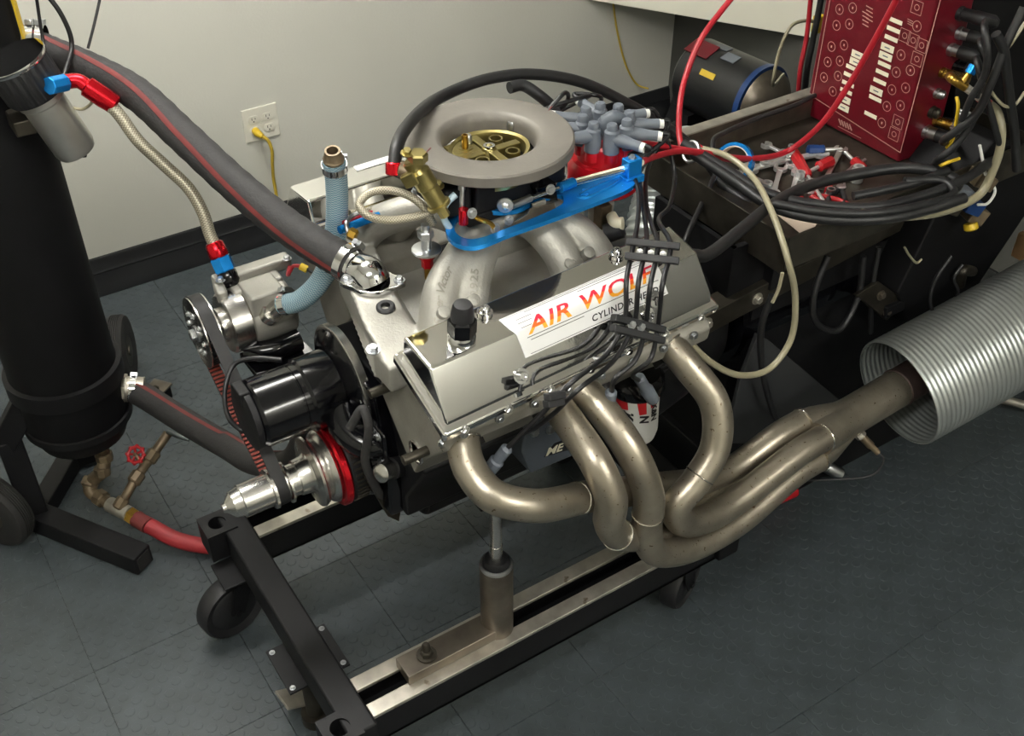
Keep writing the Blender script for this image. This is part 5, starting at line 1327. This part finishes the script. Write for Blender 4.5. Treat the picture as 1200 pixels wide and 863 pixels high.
# maker mark and small print
lg = K(140, 665)
obj('maker_mark', merge([quadline(lg+V((0, .022-.008*k, .006)), lg+V((0, .012-.008*k, -.006)), .004) for k in range(5)]+[quadline(lg+V((0, .02, -.012)), lg+V((0, -.05, -.012)), .0016)]), 'console_print', t, smooth=0)
obj('small_print', merge([quadline(K(250, 30+22*k), K(285, 50+22*k), .0022) for k in range(4)]+[quadline(K(230, 60+22*k), K(262, 78+22*k), .0022) for k in range(4)]+[quadline(K(470, 100+12*k), K(500, 116+12*k), .0015) for k in range(3)]), 'console_print', t, smooth=0)
def cpx(a, b): return P(940+a*.2203, b*.2203, y=ky0)
CON = [((840, 70), 'rubber', .013, .05), ((835, 175), 'zinc', .012, .035), ((790, 262), 'zinc', .012, .03), ((820, 350), 'black_gloss', .012, .035), ((745, 385), 'brass', .010, .03), ((715, 495), 'zinc', .010, .015), ((690, 595), 'dark_steel', .012, .014), ((710, 640), 'brass', .010, .04), ((660, 700), 'zinc', .014, .04), ((625, 810), 'zinc', .014, .045)]
COUT = []
for (a, b), mm_, r_, L in CON:
    p = cpx(a, b); d_ = V((.25, -1, 0)).normalized()
    c = obj('connector', MB().lathe([(r_*1.15, -.004), (r_*1.15, .005), (r_, .006), (r_, L), (r_*.7, L+.004)], p, d_, 18), mm_, t)
    if L > .028: obj('plug_shell', MB().lathe([(r_*1.05, L*.6), (r_*1.1, L*.65), (r_*1.1, L+.02), (r_*.6, L+.03)], p, d_, 18), 'rubber' if mm_ != 'brass' else 'brass', c)
    COUT.append(p+d_*(L+.025))
# ---- cables and hoses around the console
def cpt(a, b, y_): return P(940+a*.2203, b*.2203, y=y_)
ends_ = [P(1150, 260, y=-.24), P(1140, 280, y=-.24), P(1155, 240, y=-.25), P(1120, 300, y=-.22)]
hose('console_cable', [COUT[0], cpt(970, 150, -.22), cpt(985, 260, -.24), cpt(970, 400, -.24), cpt(900, 520, -.23), cpt(850, 640, -.22)], .0065, 'cable', 'black cable from the top connector of the console', 'cable')
hose('console_cable', [COUT[1], cpt(950, 240, -.2), cpt(985, 330, -.22), cpt(960, 430, -.22), cpt(930, 520, -.22)], .005, 'cable', 'black cable from the second connector of the console', 'cable')
hose('console_cable', [COUT[3], cpt(930, 330, -.2), cpt(960, 450, -.22), cpt(1010, 620, -.24), cpt(1060, 800, -.25)], .006, 'cable', 'black cable dropping beside the blue wire end', 'cable')
hose('console_cable', [COUT[8], cpt(760, 740, -.2), cpt(830, 690, -.22), cpt(930, 600, -.24), cpt(1010, 430, -.25), cpt(1080, 250, -.25), cpt(1180, 40, -.25)], .008, 'cable', 'thick black cable sweeping up past the red wire joint', 'cable')
hose('console_cable', [COUT[9], cpt(720, 850, -.2), cpt(800, 790, -.22), cpt(880, 690, -.23), cpt(950, 560, -.24)], .007, 'cable', 'thick black cable from the lowest connector', 'cable')
hose('console_cable', [cpt(1030, 180, -.24), cpt(1070, 260, -.25), cpt(1090, 400, -.25), cpt(1110, 560, -.25), cpt(1130, 700, -.25), cpt(1140, 900, -.24)], .009, 'cable', 'thick black hose hanging down beside the console', 'hose')
hose('console_cable', [cpt(1185, 120, -.25), cpt(1120, 220, -.25), cpt(1060, 300, -.24), cpt(1000, 420, -.23)], .0035, 'clear_tube', 'thin olive wire crossing behind the black hoses', 'wire')
hose('console_cable', [cpt(985, 450, -.23), cpt(1030, 520, -.24), cpt(1080, 565, -.25), cpt(1130, 560, -.25), cpt(1185, 490, -.25)], .003, 'clear_tube', 'thin pale wire looping right of the red joint', 'wire')
t = thing('brass_manifold', 'brass tee fittings with red and white line joint beside the console', 'fitting', COUT[4])
obj('tee', MB().tube([COUT[4]-V((0, -.02, 0)), cpt(800, 420, -.17), cpt(870, 465, -.19)], .009, 12), 'brass', t); obj('branch', MB().cyl(cpt(850, 445, -.185), cpt(888, 395, -.185), .007, n=12), 'brass', t)
obj('blue_end', MB().cyl(cpt(890, 392, -.185), cpt(915, 350, -.185), .010, n=14), 'blue_anod', t)
obj('white_ferrule', MB().cyl(cpt(870, 465, -.19), cpt(945, 520, -.20), .008, n=14), 'plug_white', t); obj('red_ferrule', MB().cyl(cpt(945, 520, -.20), cpt(995, 555, -.21), .009, n=14), 'red_plastic', t)
hose('grey_tube', [cpt(990, 552, -.21), cpt(1035, 590, -.22), cpt(1060, 680, -.24), cpt(1050, 800, -.25), cpt(1010, 920, -.25)] + [P(1150, 226, y=-.25), P(1112, 246, y=-.25), P(1060, 254, y=-.235), P(1010, 250, y=-.215)], .0085, 'clear_tube', 'beige grey tube curving down from the red joint over the black hoses', 'tube')
hose('yellow_wire', [cpt(822, 515, -.19), cpt(830, 560, -.2), cpt(820, 640, -.2), cpt(800, 740, -.2), cpt(770, 785, -.19)], .0035, 'yellow', 'yellow wire curling in front of the console connectors', 'wire')
hose('yellow_wire', PY((1100, 195, -.19), (1112, 190, -.2), (1124, 186, -.2)), .0035, 'yellow', 'short yellow wire under the console', 'wire')
t = thing('spring_hose', 'black coiled spring hose between the console connectors', 'hose', cpt(830, 680, -.19)); m = MB()
sp0, sp1 = cpt(870, 590, -.2), cpt(815, 700, -.2); 
pts = []
su_, sv_ = perp(sp1-sp0)
for k in range(8*12+1):
    a = 2*math.pi*k/12; pts.append(sp0.lerp(sp1, k/96)+(su_*math.cos(a)+sv_*math.sin(a))*.011)
obj('coil', m.tube(pts, .0025, 6, 1), 'zinc', t); obj('core', MB().cyl(sp0, sp1, .009), 'rubber', t)
# relay cluster below the console
t = thing('relay_cluster', 'small brass and white valve cluster with yellow cap under the console', 'valve', P(1135, 250, y=-.22))
for px_, py_, sx, sz, mm_ in ((1150, 210, .05, .03, 'brass_old'), (1125, 226, .05, .03, 'boot_grey'), (1138, 240, .04, .03, 'motor_blue'), (1142, 250, .04, .035, 'brass_old'), (1115, 240, .03, .03, 'dark_steel')):
    obj('valve_block', MB().box(P(px_, py_, y=-.215), (sx, .04, sz), (V((.8, -.3, -.4)).normalized(), V((.35, .93, 0)).normalized(), V((.8, -.3, -.4)).normalized().cross(V((.35, .93, 0)).normalized()))), mm_, t, bevel=.003)
obj('yellow_cap', MB().lathe([(.014, 0), (.015, .004), (.015, .012), (.011, .015)], P(1137, 262, y=-.225), (0, -.5, -.85), 18), 'yellow', t)
obj('yellow_cap', MB().lathe([(.007, 0), (.007, .01)], P(1123, 238, y=-.23), (0, -1, .3), 14), 'yellow', t)
for q in (PY((1155, 205, -.23), (1152, 190, -.23), (1148, 170, -.22)), PY((1162, 213, -.23), (1166, 225, -.24), (1158, 238, -.24), (1146, 240, -.24))):
    obj('valve_wire', MB().tube(q, .003, 8), 'white', t)
# black hose coil across the tray
HZ = .945
coil = [
 ([(826, 300, .96), (870, 268, .955), (905, 240, .95), (945, 219, .945), (1000, 205, .945), (1060, 197, .95), (1100, 202, .95), (1122, 214, .94), (1110, 228, .935)], .0115, 'thick black hose leaving the valve cover rear and coiling over the tray'),
 ([(800, 168, 1.0), (850, 198, .975), (900, 227, .95), (960, 240, .94), (1020, 243, .94), (1080, 230, .94), (1130, 210, .95), (1160, 190, .96)], .010, 'black hose coiled second across the tray tools'),
 ([(812, 180, .99), (860, 212, .965), (905, 242, .95), (960, 256, .945), (1030, 257, .945), (1090, 245, .945), (1130, 232, .95)], .0105, 'black hose forming the lowest turn of the coil'),
 ([(1000, 230, .945), (1040, 222, .95), (1080, 212, .955), (1110, 200, .96)], .009, 'short black hose inside the coil by the console'),
 ([(905, 238, .965), (960, 248, .96), (1020, 250, .96), (1090, 238, .955), (1118, 225, .95), (1105, 212, .955), (1060, 212, .96)], .008, 'thin black hose following the coil in the tray'),
]
for k, (pts, r_, l_) in enumerate(coil): hose('coiled_hose', ([rB+V((-.005, .03, -.03)), rB+V((.02, .028, -.03))] if k == 0 else [])+PZ(*pts), r_, 'cable', l_, 'hose', 'black hoses coiled over the tray')
hose('hanging_hose', [P(826, 300, z=.96), P(828, 300, z=.95), V((1.14, -.16, .93))], .011, 'cable', 'stub of the black hose at the valve cover rear', 'hose') if False else None
hose('clear_loop', [P(812, 172, z=.99), P(850, 182, z=.985), P(880, 205, z=.975), P(903, 245, z=.965), P(922, 300, y=-.235), P(932, 350, y=-.25), P(926, 400, y=-.26), P(902, 432, y=-.265), P(868, 440, y=-.265), P(832, 424, y=-.26), P(805, 398, y=-.245), P(794, 385, y=-.23)], .0062, 'clear_tube', 'translucent beige tube hanging in a long loop behind the header', 'tube')
hose('hanging_cable', PY((1012, 300, -.14), (1005, 350, -.15), (985, 385, -.16), (965, 385, -.16), (953, 370, -.16), (955, 340, -.15), (970, 300, -.14)), .007, 'cable', 'black cable drooping in a loop under the tray', 'cable')
hose('hanging_cable', PY((1030, 290, -.14), (1022, 340, -.15), (1020, 390, -.15)), .006, 'cable', 'black cable hanging straight under the tray', 'cable')
hose('hanging_cable', PY((1115, 300, -.26), (1095, 330, -.26), (1090, 355, -.26), (1098, 372, -.26)), .004, 'cable', 'thin black wire dangling over the duct', 'wire')
hose('hanging_cable', PY((1128, 310, -.26), (1118, 325, -.26), (1122, 345, -.26), (1105, 372, -.26)), .004, 'cable', 'thin black wire crossing onto the duct', 'wire')
hose('hanging_cable', PY((917, 320, -.235), (912, 340, -.235), (905, 355, -.235)), .0035, 'clear_tube', 'short pale wire end below the tray corner', 'wire')
hose('hanging_cable', PY((905, 345, -.17), (893, 380, -.17), (893, 430, -.165), (905, 480, -.16), (915, 500, -.16)), .007, 'cable', 'black cable hanging in front of the grey gusset', 'cable')
hose('hanging_cable', PY((1060, 290, -.2), (1066, 300, -.2), (1075, 308, -.2), (1080, 304, -.2)), .0025, 'clear_tube', 'short pale wire loop below the hose coil', 'wire')
for k, (px0, px1) in enumerate(((845, 822), (838, 815), )):
    pass
hose('rear_wire', PY((838, 205, .10), (822, 240, .05), (808, 270, .0), (800, 290, -.02)), .0055, 'cable', 'dark wire slanting behind the valve cover to the tray', 'wire')
# big black hose arching from fuel fitting over the ring
t = thing('fuel_hose', 'long black fuel hose arching over the grey ring with a red collar', 'hose', P(463, 195, y=.13))
obj('hose_body', MB().tube([P(462, 196, y=.025), P(465, 172, y=.05), P(481, 143, y=.12), P(520, 112, y=.24), (P(570, 93, y=.26)), P(620, 87, y=.26), P(680, 96, y=.25), P(740, 124, y=.23), P(790, 155, y=.20), P(820, 180, y=.17), P(850, 205, y=.12), P(885, 232, y=.05)], .0108, 14, 10), 'cable', t, smooth=60)
obj('red_collar', MB().lathe([(.012, 0), (.014, .002), (.014, .018), (.012, .020)], P(462, 190, y=.028), P(462, 200, y=.024)-P(462, 190, y=.028), 16), 'red_anod', t)
obj('hose_end', MB().cyl(P(462, 198, y=.024), P(472, 203, y=.015), .011, n=16), 'rubber', t)
hose('vent_hose', [P(597, 103, y=.24), P(612, 100, y=.24), P(632, 112, y=.22), P(655, 132, y=.2)], .011, 'rubber', 'black rubber hose stub rising behind the grey ring', 'hose')
hose('coil_hose', PY((752, 140, .16), (775, 152, .16), (800, 165, .15), (820, 178, .15), (845, 215, .1), (880, 240, .02)), .009, 'cable', 'black hose passing behind the boots to the tray', 'hose')
# red wires
hose('coil_wire', [ctr+V((.030, -.018, .046)), P(745, 163, y=.04), P(780, 172, y=.05), P(830, 180, y=.06), P(880, 186, y=.07), P(925, 176, x=1.67), P(962, 146, x=1.69), P(992, 104, x=1.71), P(1020, 56, x=1.72), P(1046, 8, x=1.72), P(1062, -25, x=1.72)], .0062, 'red_wire', 'thick red ignition wire sweeping from the distributor past the console', 'wire')
hose('throttle_cable', [P(750, 191, z=cb_.z), P(772, 182, y=.02), P(800, 177, y=.05), P(830, 182, y=.065), P(860, 188, y=.075)], .006, 'red_wire', 'red throttle cable sheath leaving the blue bracket', 'cable')
hose('red_cable', [P(800, 177, y=.09), P(796, 158, y=.12), P(797, 120, y=.16), P(805, 85, y=.2), P(822, 45, y=.22), P(846, 12, y=.24), P(868, -15, y=.25)], .006, 'red_wire', 'red cable rising steeply in front of the black motor', 'cable')
hose('red_cable', PY((935, 118, .42), (938, 80, .42), (945, 45, .43), (950, 0, .44), (952, -20, .44)), .006, 'red_wire', 'dark red cable running up beside the console', 'cable')
hose('black_cable', PY((942, 118, .42), (946, 80, .42), (953, 45, .43), (962, 0, .44), (965, -20, .44)), .008, 'cable', 'black cable running up beside the red one', 'cable')
t = thing('cable_tie_joint', 'wire tie gathering the red and black cables behind the distributor', 'cable tie', P(812, 182, y=.08))
obj('tie', MB().torus(P(810, 178, y=.08), P(840, 184, y=.08)-P(800, 174, y=.08), .020, .0035, 20, 8), 'zinc', t); obj('tie_loop', MB().torus(P(817, 178, y=.085), (1, .4, 0), .016, .0025, 20, 8), 'red_wire', t)
mb_0 = P(912, 126, z=.62)+V((0, 0, .10))
hose('grey_wire', [mb_0, P(906, 95, y=.5), P(915, 55, y=.5), P(928, 30, y=.5), P(945, 24, y=.5), P(956, 26, y=.5)], .0045, 'clear_tube', 'thin olive wire rising from the motor to a yellow plug', 'wire')
o = obj('yellow_plug', MB().box(P(959, 28, y=.5), (.03, .02, .045)), 'yellow', bevel=.004); tag(o, 'yellow cable plug hanging beside the console top', 'plug')
hose('ledge_cable', [P(835, 182, z=.94), P(836, 165, z=.955), P(850, 155, z=.94), P(890, 138, z=.935), P(930, 124, z=.935), P(955, 112, z=.935)], .0055, 'cable', 'black cable lying along the back ledge of the tray', 'cable')
# yellow wire on the back wall
hose('wall_wire', [P(718, 0, y=WY-.006), P(724, 40, y=WY-.006), P(735, 80, y=WY-.006), P(748, 100, y=WY-.015), P(760, 104, y=WY-.05)], .0035, 'yellow_cord', 'thin yellow wire running down the back wall', 'wire')

# ================================================================ MOTOR AND REAR DUCT
ma = P(812, 84, z=.62); mb_ = P(908, 128, z=.62); md = (mb_-ma).normalized(); ML = (mb_-ma).length
t = thing('electric_motor', 'black electric motor with blue end band and silver face on the bench', 'motor', (ma+mb_)/2-V((0, 0, .62)))
MR = .108
obj('housing', MB().lathe([(.05, -.01), (MR-.02, 0), (MR, .02), (MR, ML*.80), (MR-.004, ML*.81)], ma, md, 48), 'motor_black', t)
obj('blue_band', MB().lathe([(MR-.002, ML*.80), (MR+.003, ML*.805), (MR+.003, ML*.86), (MR-.004, ML*.865)], ma, md, 48), 'motor_blue', t)
obj('end_bell', MB().lathe([(MR-.006, ML*.86), (MR-.012, ML*.92), (MR-.045, ML*1.02), (.04, ML*1.05), (.038, ML*1.12), (.03, ML*1.13)], ma, md, 48), 'old_steel', t)
obj('shaft_collar', MB().lathe([(.026, ML*1.12), (.028, ML*1.2), (.02, ML*1.21)], ma, md, 24), 'chrome', t)
mu = V((0, 0, 1)); ms_ = md.cross(mu).normalized()
if ms_.dot(CAM-ma) < 0: ms_ = -ms_
def on_motor(f, ang): return ma+md*(ML*f)+(mu*math.cos(ang)+ms_*math.sin(ang))*(MR+.001), mu*math.cos(ang)+ms_*math.sin(ang)
for f, ang, sx, sy, mm_ in ((.18, .35, .09, .06, 'console_red'), (.32, -.05, .05, .03, 'boot_dark'), (.50, .25, .05, .035, 'boot_grey'), (.42, .95, .055, .018, 'yellow')):
    p, n_ = on_motor(f, ang); obj('decal', MB().box(p, (sx, sy, .002), (md, n_.cross(md), n_)), mm_, t)
m = MB()
for f in (.2, .7): m.box(ma+md*(ML*f)-V((0, 0, MR+.0)), (.05, .2, .05), (md, ms_, mu))
m.box((ma+mb_)/2-V((0, 0, MR+.045)), (ML*.9, .26, .04), (md, ms_, mu)); obj('foot', m, 'black_paint', t)
mc = (ma+mb_)/2; hb = .62-MR-.065
obj('stand', MB().box((mc.x, mc.y, hb/2), (ML*.8, .24, hb), (md, ms_, mu)), 'black_matte', t)
# grey pipe stub between motor and console
o = obj('pipe_stub', MB().lathe([(.035, 0), (.035, .12), (.04, .121), (.04, .15), (.03, .152)], P(918, 80, y=.62)-V((0, 0, .12)), (0, 0, 1), 24), 'boot_grey'); tag(o, 'grey plastic pipe stub standing behind the console', 'pipe') if False else bpy.data.objects.remove(o)
# corrugated duct behind the distributor
rp = [P(815, 175, y=.34), P(792, 200, y=.31), P(775, 235, y=.27), P(765, 280, y=.22), P(765, 330, y=.2)]
path = catmull(rp, 24); T, F = frames(path)
m = MB(); m.ring_strip([[p+(u_*math.cos(2*math.pi*j/36)+v_*math.sin(2*math.pi*j/36))*(.062+.003*math.sin(i*math.pi/2)) for j in range(36)] for i, (p, (u_, v_)) in enumerate(zip(path, F))], True, True)
o = obj('flexible_duct', m, 'duct', smooth=60); tag(o, 'grey corrugated flexible duct dropping behind the distributor', 'duct')
# manifold rear fittings near loom
t = thing('rear_fitting', 'small brass fitting with cream elbow behind the manifold near the wires', 'fitting', P(715, 262, y=.02))
obj('brass_block', MB().box(P(706, 252, y=.02), (.025, .025, .05)), 'brass_old', t, bevel=.003)
obj('elbow', MB().tube(PY((716, 252, .0), (722, 262, -.02), (730, 262, -.03)), [.010, .012, .012], 12), 'strip_white', t)
obj('black_cap', MB().lathe([(.018, -.02), (.018, .01), (.012, .014)], P(722, 270, y=-.02), (.7, -.5, .4), 18), 'rubber', t)

# ================================================================ FLOOR CLUTTER
o = obj('red_tool', MB().tube([P(882, 600, z=.03), P(900, 588, z=.035), P(930, 574, z=.035)], [.012, .020, .020], 10), 'red_plastic'); tag(o, 'red tool handle on the floor behind the header', 'tool')
hose('floor_line', [P(955, 540, z=.06), P(970, 548, z=.05), P(985, 556, z=.03)], .016, 'zinc', 'bright hose end on the floor below the collector', 'hose')
for k, (pa, pb2) in enumerate((((1150, 462), (1205, 476)), ((1165, 455), (1205, 440)))):
    a_, b_ = P(*pa, z=.05), P(*pb2, z=.05)
    hose('floor_pipe', [a_, (a_+b_)/2, b_+(b_-a_)*.5], .012, 'raw_steel' if k == 0 else 'boot_grey', ('thin pale pipe on the floor below the duct', 'grey pipe crossing under the duct')[k], 'pipe')
o = obj('wood_block', MB().box(P(1206, 290, y=-.10), (.04, .06, .07)), 'wood', bevel=.003); tag(o, 'brown wooden block behind the duct', 'block')
